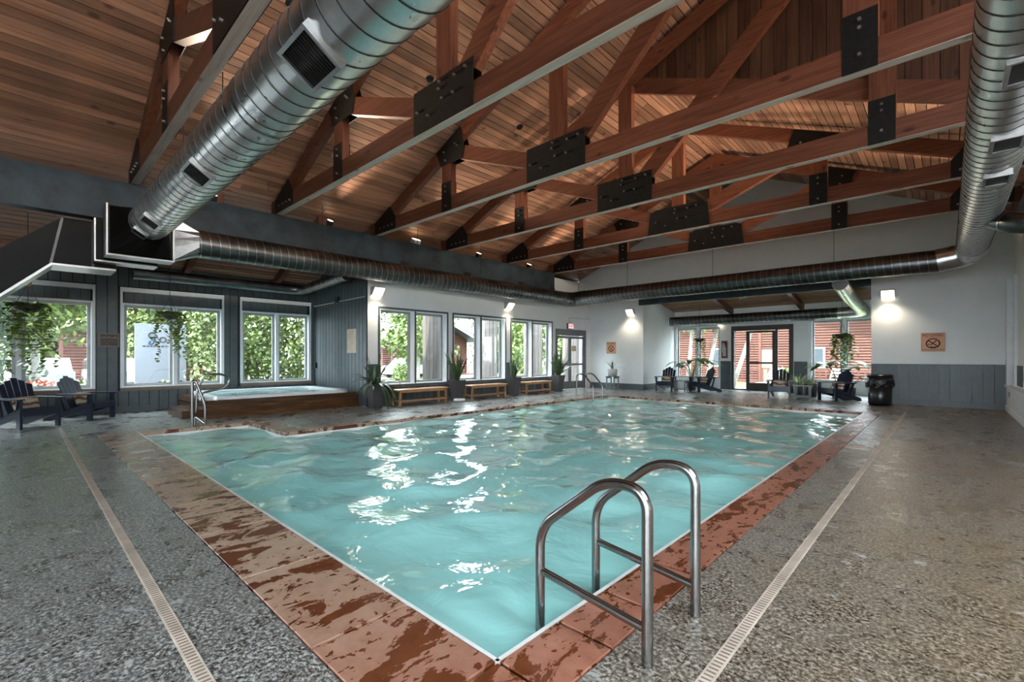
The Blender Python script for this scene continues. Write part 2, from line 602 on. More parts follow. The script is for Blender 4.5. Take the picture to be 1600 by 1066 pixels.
# ------------------------------------------------------------------ floor, pool
PX0, PX1, PY0, PY1 = -8.83, -1.50, 1.50, 14.40      # main basin
NX0, NY1 = -10.75, 3.32                             # shallow entry bay on the left
CR, CN, CF, CW = 0.34, 0.55, 0.36, 0.36             # coping widths: right, near, far, west
ox0 = PX0 - CW
fl = MB()
Z0 = -0.25
fl.box(-15.2, 10.2, Y0, PY0 - CN, Z0, 0)
fl.box(PX1 + CR, 10.2, PY0 - CN, YT4 + .3, Z0, 0)
fl.box(PX1 + CR, XR + .3, YT4 + .3, YE + .2, Z0, 0)
fl.box(-15.2, NX0 - CW, PY0 - CN, NY1 + CW, Z0, 0)
fl.box(-15.2, ox0, NY1 + CW, YE + .2, Z0, 0)
fl.box(ox0, PX1 + CR, PY1 + CF, YE + .2, Z0, 0)
fl.box(-9.3, -1.5, YE + .2, YF + .2, Z0, 0)
floor = struct('floor', fl, 'deck', 'dark speckled wet concrete deck around the swimming pool', 'floor')

# coping slabs
def slab(x0, x1, y0, y1):
    g = 0.009
    o = obj('coping_slab', MB().cbox(x0 + g, x1 - g, y0 + g, y1 - g, -0.07, 0.006, 0.003), 'coping', coping)
    return o


cb = MB()
cb.box(NX0 - CW, PX1 + CR, PY0 - CN, PY0 - .03, -.25, -.02)
cb.box(PX1 + .03, PX1 + CR, PY0, PY1 + CF, -.25, -.02)
cb.box(ox0, PX1 + CR, PY1 + .03, PY1 + CF, -.25, -.02)
cb.box(ox0, PX0 - .03, NY1 + CW, PY1 + CF, -.25, -.02)
cb.box(NX0 - CW, PX0 - .03, NY1 + .03, NY1 + CW, -.25, -.02)
cb.box(NX0 - CW, NX0 - .03, PY0, NY1 + CW, -.25, -.02)
coping = struct('trim_1', cb, 'grey_gap', 'terracotta coping slabs framing the pool edge', 'pool coping')
xs = [PX1]
x = -2.21
while x > NX0:
    xs.append(x); x -= 1.01
xs.append(NX0 - CW)
slab(PX1 - 0.0, PX1 + CR, PY0 - CN, PY0 + .0)
for a, b in zip(xs, xs[1:]):
    slab(b, a, PY0 - CN, PY0)
ys = [PY0, 1.94, 2.38, 2.95]
while ys[-1] + 1.02 < PY1:
    ys.append(ys[-1] + 1.02)
ys[-1] = PY1
for a, b in zip(ys, ys[1:]):
    slab(PX1, PX1 + CR, a, b)
k = 8
for i in range(k):
    w = (PX1 + CR - ox0) / k
    slab(ox0 + i * w, ox0 + (i + 1) * w, PY1, PY1 + CF)
k = 11
for i in range(k):
    w = (PY1 - NY1) / k
    slab(ox0, PX0, NY1 + i * w, NY1 + (i + 1) * w)
for a, b in ((NX0, -9.95), (-9.95, ox0)):
    slab(a, b, NY1, NY1 + CW)
for a, b in ((PY0, 2.4), (2.4, NY1 + CW)):
    slab(NX0 - CW, NX0, a, b)

# basin and water
bs = MB()
t = 0.2
bs.box(NX0 - t, PX1 + t, PY0 - t, PY1 + t, -1.75, -1.6)
bs.box(PX1 + .0, PX1 + t, PY0 - t, PY1 + t, -1.6, -.06)
bs.box(PX0 - t, PX1 + t, PY1, PY1 + t, -1.6, -.06)
bs.box(NX0 - t, PX1 + t, PY0 - t, PY0, -1.6, -.06)
bs.box(PX0 - t, PX0, NY1, PY1 + t, -1.6, -.06)
bs.box(NX0 - t, PX0 - t, NY1, NY1 + t, -1.6, -.06)
bs.box(NX0 - t, NX0, PY0, NY1 + t, -1.6, -.06)
e = .018
bs.box(PX1 - e, PX1 + .004, PY0, PY1, -.3, .003)
bs.box(NX0, PX1, PY0 - .004, PY0 + e, -.3, .003)
struct('wall_pool', bs, 'tile', 'pale tiled walls of the swimming pool basin', 'pool basin')

ZWAT = -0.09
step = 0.07
nx = int(round((PX1 - NX0) / step)); ny = int(round((PY1 - PY0) / step))
gx = np.linspace(NX0, PX1, nx + 1); gy = np.linspace(PY0, PY1, ny + 1)
GX, GY = np.meshgrid(gx, gy, indexing='ij')
rs = np.random.RandomState(5)
GZ = np.zeros_like(GX)
for i in range(60):
    lam = rs.uniform(0.22, 1.35); th = rs.uniform(0, 2 * PI); ph = rs.uniform(0, 2 * PI)
    GZ += 0.0037 * lam ** 1.05 * np.sin(2 * PI / lam * (GX * math.cos(th) + GY * math.sin(th)) + ph)
GZ += ZWAT
idx = np.arange((nx + 1) * (ny + 1)).reshape(nx + 1, ny + 1)
wv = np.stack([GX.ravel(), GY.ravel(), GZ.ravel()], 1)
wf = []
for i in range(nx):
    for j in range(ny):
        if gx[i] + step / 2 < PX0 and gy[j] + step / 2 > NY1:
            continue
        wf.append((int(idx[i, j]), int(idx[i + 1, j]), int(idx[i + 1, j + 1]), int(idx[i, j + 1])))
me = bpy.data.meshes.new('pool_water')
me.from_pydata(wv.tolist(), [], wf)
me.polygons.foreach_set('use_smooth', [True] * len(wf))
wat = obj('pool_water', me, 'water')
tag(wat, 'rippled turquoise water filling the indoor swimming pool', 'water', None, 'stuff')

# trench drains
def drain(label, along, c, a, b):
    w = 0.030
    body = MB()
    if along == 'x':
        body.box(a, b, c - w, c + w, -.01, .004)
        lo = (a, c, 0)
    else:
        body.box(c - w, c + w, a, b, -.01, .004)
    d = obj('trench_drain', body, DRAINM)
    tag(d, label, 'drain')
    sl = MB()
    p = a + .02
    while p < b - .02:
        if along == 'x':
            sl.box(p, p + .010, c - .021, c + .021, .003, .0052)
        else:
            sl.box(c - .021, c + .021, p, p + .010, .003, .0052)
        p += .030
    s = obj('drain_slot', sl, 'sill', d)
    s['kind'] = 'stuff'


DRAINM = plain('cream_drain_plastic', (0.50, 0.43, 0.35), 0.5, 0, 0.25, 5)
drain('long cream slotted trench drain running past the armchairs on the left', 'x', 0.55, -12.7, -1.3)
drain('long cream slotted trench drain between the pool ladder and right wall', 'y', -0.76, 0.6, 15.2)
dl = MB().box(-1.155, -.86, 8.7, 8.98, 0, .006)
tag(obj('skimmer_lid', dl, DRAINM), 'pale rectangular skimmer lid set in the deck beside the right coping', 'lid')
for k, (x, y, lab) in enumerate(((.66, 11.25, 'nearest slotted black floor vent by the right wall'), (.62, 13.6, 'middle black floor vent by the right wall'), (.55, 16.1, 'farthest black floor vent on the pale strip by the end wall'))):
    vt = thing('floor_vent', lab, 'vent', (x, y, 0), 0, 'floor vents by the right wall')
    for i in range(4):
        piece('vent_slot', 'black', vt, x - .15 + i * .085, x - .11 + i * .085, y - .13, y + .13, 0, .004)


# ------------------------------------------------------------------ walls
def wall_mesh(mb, axis, c0, c1, u0, u1, z0, z1, holes):
    """solid wall in plane axis=const with rectangular holes (ua,ub,za,zb)"""
    us = sorted({u0, u1, *[h[0] for h in holes], *[h[1] for h in holes]})
    zs = sorted({z0, z1, *[h[2] for h in holes], *[h[3] for h in holes]})
    for a, b in zip(us, us[1:]):
        run = None
        for c, d in zip(zs, zs[1:]):
            mu, mz = (a + b) / 2, (c + d) / 2
            solid = not any(h[0] < mu < h[1] and h[2] < mz < h[3] for h in holes)
            if solid:
                run = (run[0], d) if run else (c, d)
            if (not solid or d == zs[-1]) and run:
                if axis == 'x':
                    mb.box(c0, c1, a, b, run[0], run[1])
                else:
                    mb.box(a, b, c0, c1, run[0], run[1])
                run = None
    return mb


def boards(parent, axis, face, sgn, u0, u1, z0, z1, holes, mat='grey', w=0.205, gap=0.020, t=0.016):
    """upright cladding boards, each its own piece; sgn = side the boards stand proud of"""
    u = u0
    while u < u1 - 0.01:
        e = min(u + w, u1)
        cuts = sorted([(h[2], h[3]) for h in holes if h[0] < (u + e) / 2 < h[1]])
        z = z0
        spans = []
        for a, b in cuts:
            if a > z + .02:
                spans.append((z, a))
            z = max(z, b)
        if z1 > z + .02:
            spans.append((z, z1))
        for a, b in spans:
            if axis == 'x':
                piece('wall_board', mat, parent, face, face + sgn * t, u + gap / 2, e - gap / 2, a, b)
            else:
                piece('wall_board', mat, parent, u + gap / 2, e - gap / 2, face, face + sgn * t, a, b)
        u = e


# hot-tub alcove, west
AW = [(-4.3, -1.95), (-1.22, 1.22), (1.78, 3.95), (4.46, 6.42)]
holesA = [(a, b, .60, 3.08) for a, b in AW]
wa = wall_mesh(MB(), 'x', XA - .25, XA, Y0, YR + .2, 0, 3.75, holesA)
wallA = struct('wall_west_alcove', wa, 'grey_gap', 'slate grey boarded window wall behind the hot tub', 'wall')
boards(wallA, 'x', XA, 1, -2.0, YR, 0.02, 3.72, [(a - .05, b + .05, .54, 3.16) for a, b in AW])
piece('baseboard', 'grey', wallA, XA + .0, XA + .035, -2.0, 2.45, 0, .14)

wb = wall_mesh(MB(), 'y', YR, YR + .2, XA - .25, XW - .3, 0, 4.9, [])
wallB = struct('wall_alcove_return', wb, 'grey_gap', 'grey boarded side wall at the right end of the hot tub alcove', 'wall')
boards(wallB, 'y', YR, -1, XA + .02, XW + .0, .02, 3.98, [])

# window wall by the pool
MW = [(6.99, 9.40), (9.69, 12.09), (12.42, 14.80)]
DOORW = (15.10, 17.22, 0.0, 2.54)
holesM = [(a, b, .58, 2.76) for a, b in MW] + [DOORW]
wm = wall_mesh(MB(), 'x', XW - .30, XW, YR, YE + .2, 0, 4.62, holesM)
wallM = struct('wall_west', wm, 'white', 'white window wall along the left side of the pool', 'wall')
wob = [(a - .06, b + .06, .52, 2.8) for a, b in MW] + [(DOORW[0] - .05, DOORW[1] + .05, 0, 2.6)]
piece('wainscot_backing', 'grey_gap', wallM, XW, XW + .006, YR + .0, 15.0, 0, .52)
boards(wallM, 'x', XW + .006, 1, YR + .02, 15.02, .02, 1.14, wob)
for a, b in ((YR, MW[0][0] - .06), (MW[0][1] + .06, MW[1][0] - .06), (MW[1][1] + .06, MW[2][0] - .06), (MW[2][1] + .06, 15.04)):
    piece('chair_rail', 'grey', wallM, XW, XW + .04, a, b, 1.14, 1.18)
piece('baseboard', 'grey', wallM, XW, XW + .035, YR, 15.05, 0, .12)
piece('corner_strip', 'grey_gap', wallM, XW - .02, XW + .012, YR - .012, YR + .012, 0, 3.98)

# end wall with the far alcove opening
AX0, AX1 = -9.12, -1.67
ge = MB()
ge.box(-12.3, AX0, YE, YE + .2, 0, 4.9)
ge.box(AX1, XR + .5, YE, YE + .2, 0, 4.9)
ge.box(AX0, AX1, YE, YE + .2, 3.78, 4.9)
ge.prism([(-12.3, 4.9), (XR + .5, 4.9), (XR + .5, ceil_small(XR + .5) + .05), (XC, ZC + .05), (-12.3, ceil_small(-12.3) + .05)], 'y', YE, YE + .2)
wallE = struct('wall_end', ge, 'white', 'white gable end wall around the far seating alcove', 'wall')
piece('baseboard', 'grey', wallE, XW, AX0 + .02, YE - .03, YE, 0, .25)
piece('baseboard', 'grey', wallE, AX1, XR, YE - .035, YE, 0, .15)
piece('wainscot_backing', 'edge_light_gap', wallE, AX1, XR, YE - .006, YE, 0, 1.16)
boards(wallE, 'y', YE - .006, -1, AX1 + .0, XR, .15, 1.13, [], 'grey', .215, .016)
piece('chair_rail', 'grey', wallE, AX1, XR, YE - .04, YE, 1.13, 1.18)
hb = MB().box(AX0 - .12, AX1, YE - .16, YE, 3.50, 3.79)
hbo = obj('header_beam', hb, 'beam'); tag(hbo, 'dark blue grey header beam over the far seating alcove', 'beam')

# far alcove
FW = [(-9.02, -7.10, .43, 2.68), (-3.76, -1.72, .43, 2.76)]
DOORF = (-6.64, -4.35, 0.0, 2.66)
wf_ = wall_mesh(MB(), 'y', YF, YF + .22, AX0 - .3, AX1 + .3, 0, 3.55, FW + [DOORF])
wallF = struct('wall_far_alcove', wf_, 'white', 'pale outer wall of the far seating alcove', 'wall')
for a, b in ((-7.08, -6.66), (-4.33, -3.80)):
    piece('wainscot_panel', 'grey', wallF, a, b, YF - .02, YF, 0, 1.2)
rl = MB().box(AX0 - .2, AX0, YE + .2, YF, 0, 4.1)
wl_ = struct('wall_alcove_left', rl, 'white', 'white left side wall of the far seating alcove', 'wall')
piece('baseboard', 'grey', wl_, AX0, AX0 + .03, YE, YF, 0, .25)
struct('wall_alcove_right', MB().box(AX1, AX1 + .2, YE + .2, YF, 0, 4.1), 'white', 'white right side wall of the far seating alcove', 'wall')

# right wall, and the unseen hall beside and behind the camera
rw = MB()
rw.box(XR + .12, XR + .32, YT4 + .3, YE + .2, 0, 4.595)
wallR = struct('wall_right', rw, 'white', 'white right wall with low ledge near the end wall', 'wall')
piece('ledge', 'trim', wallR, XR, XR + .12, YT4, YE, 0, .62)
piece('ledge_cap', 'trim', wallR, XR - .035, XR + .12, YT4, YE, .62, .67)
piece('ledge_base', 'trim', wallR, XR - .02, XR, YT4, YE - .04, 0, .14)
piece('corner_post', 'trim', wallR, XR - .01, XR + .12, YE - .32, YE - .02, .67, 3.4)
piece('wainscot_panel', 'grey', wallR, XR + .10, XR + .12, YE - .95, YE - .34, .70, 1.18)
piece('window_post', 'trim', wallR, XR + .06, XR + .12, YE - 1.15, YE - .95, .67, 3.4)
piece('wainscot_panel', 'grey', wallR, XR + .10, XR + .12, YE - 2.2, YE - 1.2, .70, 1.18)
piece('outlet', 'black', wallR, XR - .008, XR, YE - .95, YE - .75, .40, .52)
# hall
hw = MB()
wall_mesh(hw, 'y', Y0 - .25, Y0, -15.25, 10.25, 0, 5.6, [(x, x + 2.4, .5, 3.4) for x in (-2.0, .9, 3.8, 6.7)])  # openings put in out of view to bring fill daylight
hw.prism([(-15.25, 5.0), (10.25, 5.0), (10.25, ceil_big(10.25) + .05), (XB, ceil_big(XB) + .05), (-15.25, 5.0)], 'y', Y0 - .25, Y0)
struct('wall_back', hw, 'white', 'white wall behind the viewer with windows added for fill daylight', 'wall')
hr = MB()
wall_mesh(hr, 'x', 10.3, 10.55, Y0, YT4 + .2, 0, 5.2, [])
hr.box(XR + .32, 10.3, YT4 + .13, YT4 + .3, 0, 5.2)
struct('wall_hall', hr, 'white', 'white walls of the wider hall to the right', 'wall')


# ------------------------------------------------------------------ windows
WN = [0]


def window_unit(label, axis, face, out, u0, u1, z0, z1, depth, sash='taupe', edge=None, mull=0.10, parts=2, reveal='trim'):
    """deep-set window; face = inside wall plane, out = outward sign along axis"""
    WN[0] += 1
    w = bpy.data.objects.new('window_%d' % WN[0], None)
    COL.objects.link(w)
    tag(w, label, 'window', None, 'structure')

    def pc(name, mat, a0, a1, b0, b1, c0, c1):
        # a: depth from the inside face outward
        p, q = face + out * a0, face + out * a1
        if axis == 'x':
            piece(name, mat, w, min(p, q), max(p, q), b0, b1, c0, c1)
        else:
            piece(name, mat, w, b0, b1, min(p, q), max(p, q), c0, c1)
    r = .025
    pc('jamb', reveal, -.012, depth + .05, u0, u0 + r, z0, z1)
    pc('jamb', reveal, -.012, depth + .05, u1 - r, u1, z0, z1)
    pc('head_jamb', reveal, -.012, depth + .05, u0 + r, u1 - r, z1 - r, z1)
    pc('stool', reveal, -.02, depth + .05, u0 + r, u1 - r, z0, z0 + r)
    uw = (u1 - u0 - 2 * r - mull * (parts - 1)) / parts
    for i in range(parts):
        a = u0 + r + i * (uw + mull); b = a + uw
        s = .065
        for nm, q in (('sash_rail', (a, b, z0 + r, z0 + r + s)), ('sash_rail', (a, b, z1 - r - s, z1 - r)),
                      ('sash_stile', (a, a + s, z0 + r + s, z1 - r - s)), ('sash_stile', (b - s, b, z0 + r + s, z1 - r - s))):
            pc(nm, sash, depth - .03, depth + .03, *q)
        pc('pane', 'glass', depth - .003, depth + .003, a + s, b - s, z0 + r + s, z1 - r - s)
        if i < parts - 1:
            pc('mullion', reveal, 0.0, depth + .05, b, b + mull, z0 + r, z1 - r)
            if edge:
                pc('mullion_strip', edge, -.02, 0.0, b + mull * .25, b + mull * .75, z0, z1)
    if edge:
        e = .055
        pc('casing', edge, -.02, 0, u0 - e, u0, z0 - e, z1 + e)
        pc('casing', edge, -.02, 0, u1, u1 + e, z0 - e, z1 + e)
        pc('casing', edge, -.02, 0, u0, u1, z1, z1 + e)
        pc('casing', edge, -.02, 0, u0, u1, z0 - e, z0)
    return w


nmA = ['white framed window at the unseen left end of the alcove', 'alcove window behind the two left armchairs', 'alcove window with the lettered white sign outside', 'alcove window above the hot tub full of green leaves']
for (a, b), lab in zip(AW, nmA):
    w = window_unit(lab, 'x', XA, -1, a, b, .62, 2.72, .14, 'taupe', None, .09)
    # boarded panel and pale box trim over the glass
    u = a + .03
    while u < b - .04:
        e = min(u + .2, b - .03)
        piece('panel_board', 'grey', w, XA - .09, XA - .06, u + .005, e - .005, 2.72, 3.02)
        u = e
    piece('panel_backing', 'grey_gap', w, XA - .15, XA - .09, a, b, 2.70, 3.08)
    piece('shade_box', 'trim', w, XA - .12, XA + .03, a, b, 3.02, 3.08)
    piece('shade_rail', 'trim', w, XA - .06, XA + .02, a, b, 2.70, 2.735)
    piece('casing', 'trim', w, XA, XA + .02, a - .05, a, .6, 3.13)
    piece('casing', 'trim', w, XA, XA + .02, b, b + .05, .6, 3.13)
    piece('casing', 'trim', w, XA, XA + .03, a - .05, b + .05, 3.08, 3.13)
    piece('sill', 'sill', w, XA - .02, XA + .07, a - .05, b + .05, .53, .615)
for (a, b), lab in zip(MW, ('dark edged window pair nearest the hot tub wall', 'middle dark edged window pair of the white wall', 'dark edged window pair nearest the exit door')):
    window_unit(lab, 'x', XW, -1, a, b, .58, 2.76, .22, 'taupe', 'grey', .10)
window_unit('far alcove window left of the glass door, behind two armchairs', 'y', YF, 1, *FW[0], .10, 'taupe', None, .11)
w = window_unit('far alcove window right of the glass door, behind hanging plant', 'y', YF, 1, *FW[1], .10, 'taupe', None, .11)
piece('head_casing', 'trim', w, FW[1][0] - .08, FW[1][1], YF - .03, YF, FW[1][3], FW[1][3] + .10)
piece('side_casing', 'trim', w, FW[1][0] - .12, FW[1][0], YF - .03, YF, .43, FW[1][3] + .10)

# doors
d1 = bpy.data.objects.new('door_1', None); COL.objects.link(d1)
tag(d1, 'grey framed double glass exit door with push bar below the exit sign', 'door', None, 'structure')
a, b, _, zt = DOORW
DM = (a + b) / 2 - .05
xo = XW - .06
piece('frame_jamb', 'doorframe', d1, XW - .14, XW + .02, a - .03, a + .05, 0, zt)
piece('frame_jamb', 'doorframe', d1, XW - .14, XW + .02, b - .06, b + .03, 0, zt)
piece('frame_head', 'doorframe', d1, XW - .14, XW + .02, a + .05, b - .06, zt - .26, zt)
for u0, u1 in ((a + .06, DM - .01), (DM + .01, b - .07)):
    s = .09
    lf = obj('door_leaf', MB().box(xo - .025, xo + .025, u0, u0 + s, .02, zt - .28).box(xo - .025, xo + .025, u1 - s, u1, .02, zt - .28)
             .box(xo - .025, xo + .025, u0 + s, u1 - s, .02, .34).box(xo - .025, xo + .025, u0 + s, u1 - s, zt - .38, zt - .28), 'doorframe', d1, True)
    obj('pane', MB().box(xo - .004, xo + .004, u0 + s, u1 - s, .34, zt - .38), 'glass', lf, True)
    obj('push_bar', MB().box(xo + .03, xo + .10, u0 + .02, u1 - .02, 1.02, 1.10), 'doorframe', lf, True)
    obj('door_closer', MB().box(xo + .03, xo + .09, u0 + .25, u1 - .1, zt - .37, zt - .29), 'doorframe', lf, True)
obj('notice', MB().box(xo + .006, xo + .008, DM + .16, DM + .48, 1.62, 1.86), 'paper', d1, True)

d2 = bpy.data.objects.new('door_2', None); COL.objects.link(d2)
tag(d2, 'bronze framed glass door leading from the far alcove to the lawn', 'door', None, 'structure')
a, b, _, zt = DOORF
piece('frame_jamb', 'brownframe', d2, a, a + .11, YF - .03, YF + .15, 0, zt)
piece('frame_jamb', 'brownframe', d2, b - .15, b, YF - .03, YF + .15, 0, zt)
piece('frame_head', 'brownframe', d2, a + .11, b - .15, YF - .03, YF + .15, zt - .20, zt)
piece('mullion', 'brownframe', d2, -4.98, -4.90, YF, YF + .1, 0, zt - .2)
piece('sidelight_pane', 'glass', d2, -4.90, b - .15, YF + .04, YF + .048, .05, zt - .2)
piece('sidelight_pane', 'glass', d2, a + .11, -6.05, YF + .04, YF + .048, .05, zt - .2)
piece('sill_bar', 'brownframe', d2, a + .11, b - .15, YF + .0, YF + .1, 0, .05)
lf = obj('door_leaf', MB().box(-6.05, -5.92, YF - .04, YF + .02, .03, zt - .22).box(-5.08, -4.98, YF - .04, YF + .02, .03, zt - .22)
         .box(-5.92, -5.08, YF - .04, YF + .02, .03, .32).box(-5.92, -5.08, YF - .04, YF + .02, zt - .30, zt - .22).box(-5.92, -5.08, YF - .04, YF + .02, 1.10, 1.17), 'brownframe', d2, True)
obj('pane', MB().box(-5.92, -5.08, YF - .014, YF - .006, .32, 1.10), 'glass', lf, True)
obj('pane', MB().box(-5.92, -5.08, YF - .014, YF - .006, 1.17, zt - .30), 'glass', lf, True)
obj('door_closer', MB().box(-5.6, -5.2, YF - .10, YF - .04, zt - .30, zt - .22), 'brownframe', lf, True)


# ------------------------------------------------------------------ roof
def roof_slab(name, lab, pts):
    """pts: four (x,y,z) corners of the underside; thickened upward"""
    vs = list(pts) + [(p[0], p[1], p[2] + .2) for p in pts]
    n = len(pts)
    fs = [tuple(range(n)), tuple(range(2 * n - 1, n - 1, -1))] + [((i + 1) % n, i, n + i, n + (i + 1) % n) for i in range(n)]
    return struct(name, MB().add(vs, fs), 'grey_gap', lab, 'ceiling')


up = .034
def cpt(x, y, fn): return (x, y, fn(x) + up)


ceil1 = roof_slab('ceiling', 'sloping knotty pine plank ceiling on the left of the hall', [cpt(-12.6, Y0 - .3, ceil_big), cpt(XC, Y0 - .3, ceil_big), cpt(XC, YE + .2, ceil_big), cpt(-12.6, YE + .2, ceil_big)])
ceil0 = roof_slab('ceiling_west', 'plank ceiling sloping down over the hot tub alcove', [cpt(-15.5, Y0 - .3, ceil_big), cpt(-12.6, Y0 - .3, ceil_big), cpt(-12.6, YR + .3, ceil_big), cpt(-15.5, YR + .3, ceil_big)])
ceil2 = roof_slab('ceiling_upper', 'high pine plank ceiling rising to the main ridge', [cpt(XC, Y0 - .3, ceil_big), cpt(XB, Y0 - .3, ceil_big), cpt(XB, YT4 + .4, ceil_big), cpt(XC, YT4 + .4, ceil_big)])
ceil3 = roof_slab('ceiling_right', 'pine plank ceiling falling to the right beyond the tall gable', [cpt(XC, YT4 + .36, ceil_small), cpt(XR + .6, YT4 + .36, ceil_small), cpt(XR + .6, YE + .2, ceil_small), cpt(XC, YE + .2, ceil_small)])
hs = MB()
def hall_piece(x0, x1, y0, y1):
    vs = [(x0, y0, ceil_big(x0) + up), (x1, y0, ceil_big(x1) + up), (x1, y1, ceil_big(x1) + up), (x0, y1, ceil_big(x0) + up)]
    hs.add(vs + [(p[0], p[1], p[2] + .2) for p in vs], [(0, 1, 2, 3), (7, 6, 5, 4), (1, 0, 4, 5), (2, 1, 5, 6), (3, 2, 6, 7), (0, 3, 7, 4)])
hall_piece(XB, 3.4, Y0 - .3, YT4 + .4); hall_piece(9.0, 10.6, Y0 - .3, YT4 + .4)
HY_ = [Y0 - .3, -3.6, -1.4, 1.2, 3.4, YT4 + .4]  # gaps between these strips are skylights added to let in fill daylight
for q in range(0, len(HY_), 2):
    hall_piece(3.4, 9.0, HY_[q], HY_[q + 1])
ceil4 = struct('ceiling_hall', hs, 'white', 'unseen ceiling over the wider hall with skylights added for fill daylight', 'ceiling')
struct('trim_4', MB().box(XB - .14, XB + .14, Y0, YT4 + .2, ceil_big(XB) - .10, ceil_big(XB) + .32), 'timber', 'ridge beam along the top of the main roof', 'ridge beam')
struct('trim_5', MB().box(XR + .5, XR + .6, YT4 + .3, YE + .2, 4.0, 5.05), 'grey', 'closed eave behind the right beam', 'eave')
# outer edge of the roof over the window wall
struct('trim_2', MB().box(-12.6, -12.4, YR + .2, YE + .2, 4.0, 4.92), 'grey', 'closed eave behind the long grey beam', 'eave')
struct('trim_3', MB().box(-12.6, XW - .3, YR + .2, YE + .2, 4.0, 4.06), 'grey', 'eave soffit behind the long grey beam', 'eave')


def plank_rows(parent, fn, x0, x1, y0, y1, w, slope_sign, lens=(3.0, 5.2), mat='plank_y'):
    ang = math.atan(SL) * slope_sign
    dx = w * math.cos(ang)
    x = x0
    while x < x1 - .02:
        xe = min(x + dx, x1)
        y = y0 - rnd.uniform(0, 2.4)
        while y < y1:
            e = y + rnd.uniform(*lens)
            a, b = max(y, y0), min(e, y1)
            if y1 - b < .7:
                b = y1; e = y1 + 1
            if b - a > .05:
                xm = (x + xe) / 2
                o = piece('ceiling_plank', mat, parent, 0, (xe - x) / math.cos(ang) - .017, a + .005, b - .005, 0, .022)
                o.location = (xm, (a + b) / 2, fn(xm) + .012)
                o.rotation_euler = (0, -ang, 0)
            y = e
        x = xe


plank_rows(ceil1, ceil_big, -12.3, XC, -1.0, YE, .158, 1, (4.4, 7.4))
plank_rows(ceil0, ceil_big, -15.2, -12.3, -2.0, YR, .158, 1, (3.5, 5.0))
plank_rows(ceil2, ceil_big, XC, XB, -.2, YT4 + .25, .158, 1, (3.0, 5.0))
plank_rows(ceil3, ceil_small, XC, XR + .3, YT4 + .36, YE, .158, -1, (3.0, 5.4))

# tall boarded gable over the fourth truss
gb = MB().prism([(XC, ZC - .3), (XR + .6, ceil_small(XR + .6) - .3), (10.2, 5.0), (10.2, ceil_big(10.2)), (XB, ceil_big(XB)), (XC, ZC)], 'y', YT4 + .27, YT4 + .34)
wallG = struct('wall_gable', gb, 'grey_gap', 'dark upright boards filling the gable above the lower roof', 'wall')
x = XC + .02
while x < XR + .5:
    e = x + .205
    a, b = x + .005, e - .005
    mbp = MB().prism([(a, ceil_small(a) - .26), (b, ceil_small(b) - .26), (b, ceil_big(b)), (a, ceil_big(a))], 'y', YT4 + .25, YT4 + .27)
    obj('gable_board', mbp, 'plank_z', wallG)
    x = e
# far alcove roof
def zf(y): return 3.98 - (y - YE) * .20


ca = MB()
vs = [(AX0 - .2, YE, zf(YE) + .06), (AX1 + .3, YE, zf(YE) + .06), (AX1 + .3, YF + .3, zf(YF + .3) + .06), (AX0 - .2, YF + .3, zf(YF + .3) + .06)]
ca.add(vs + [(p[0], p[1], p[2] + .15) for p in vs], [(0, 1, 2, 3), (7, 6, 5, 4), (1, 0, 4, 5), (2, 1, 5, 6), (3, 2, 6, 7), (0, 3, 7, 4)])
ceil5 = struct('ceiling_alcove', ca, 'grey_gap', 'low sloping plank ceiling of the far seating alcove', 'ceiling')
ang = -math.atan(.20)
y = YE + .02
while y < YF:
    x = AX0
    while x < AX1 - .1:
        e = min(x + rnd.uniform(2.5, 4.5), AX1)
        o = piece('ceiling_plank', 'plank_x', ceil5, x + .003, e - .003, 0, .15, 0, .02)
        o.location = ((x + e) / 2, y + .075, zf(y + .075) + .04)
        o.rotation_euler = (ang, 0, 0)
        x = e
    y += .158
for x, lab in ((-6.62, 'left exposed rafter under the far alcove ceiling'), (-4.05, 'right exposed rafter under the far alcove ceiling')):
    r = MB()
    vs = []
    for yy in (YE + .21, YF - .02):
        vs += [(x - .07, yy, zf(yy) - .20), (x + .07, yy, zf(yy) - .20), (x + .07, yy, zf(yy) + .02), (x - .07, yy, zf(yy) + .02)]
    r.add(vs, [(0, 1, 2, 3), (7, 6, 5, 4), (1, 0, 4, 5), (2, 1, 5, 6), (3, 2, 6, 7), (0, 3, 7, 4)])
    tag(obj('rafter', r, 'timber'), lab, 'rafter', 'rafters of the far alcove')
# left alcove rafters
for y, lab in ((3.0, 'short rafter above the hot tub alcove, nearer the left'), (5.3, 'short rafter above the hot tub alcove, nearer the return wall')):
    r = MB().prism([(-15.0, ceil_big(-15.0) - .24), (-11.8, ceil_big(-11.8) - .24), (-11.8, ceil_big(-11.8) - .005), (-15.0, ceil_big(-15.0) - .005)], 'y', y, y + .14)
    tag(obj('rafter', r, 'timber'), lab, 'rafter', 'rafters of the hot tub alcove')

# long grey beam under the truss heels
bm = MB().box(-11.78, -11.50, Y0, 14.74, 3.98, 4.735)
beam = obj('grey_beam', bm, 'beam')
tag(beam, 'long blue grey painted beam carrying the left truss ends', 'beam')
for y in (7.55, 9.95, 12.6, 14.45):
    piece('beam_bracket', 'black', beam, -11.515, -11.49, y, y + .30, 4.02, 4.16)


# ------------------------------------------------------------------ trusses
BOLT = MB().tube([(0, 0, 0), (0, -.035, 0)], .020, 8).mesh('bolt')
BOLT.materials.append(M['bolt'])
ORD = ['first', 'second', 'third', 'fourth', 'fifth', 'sixth']


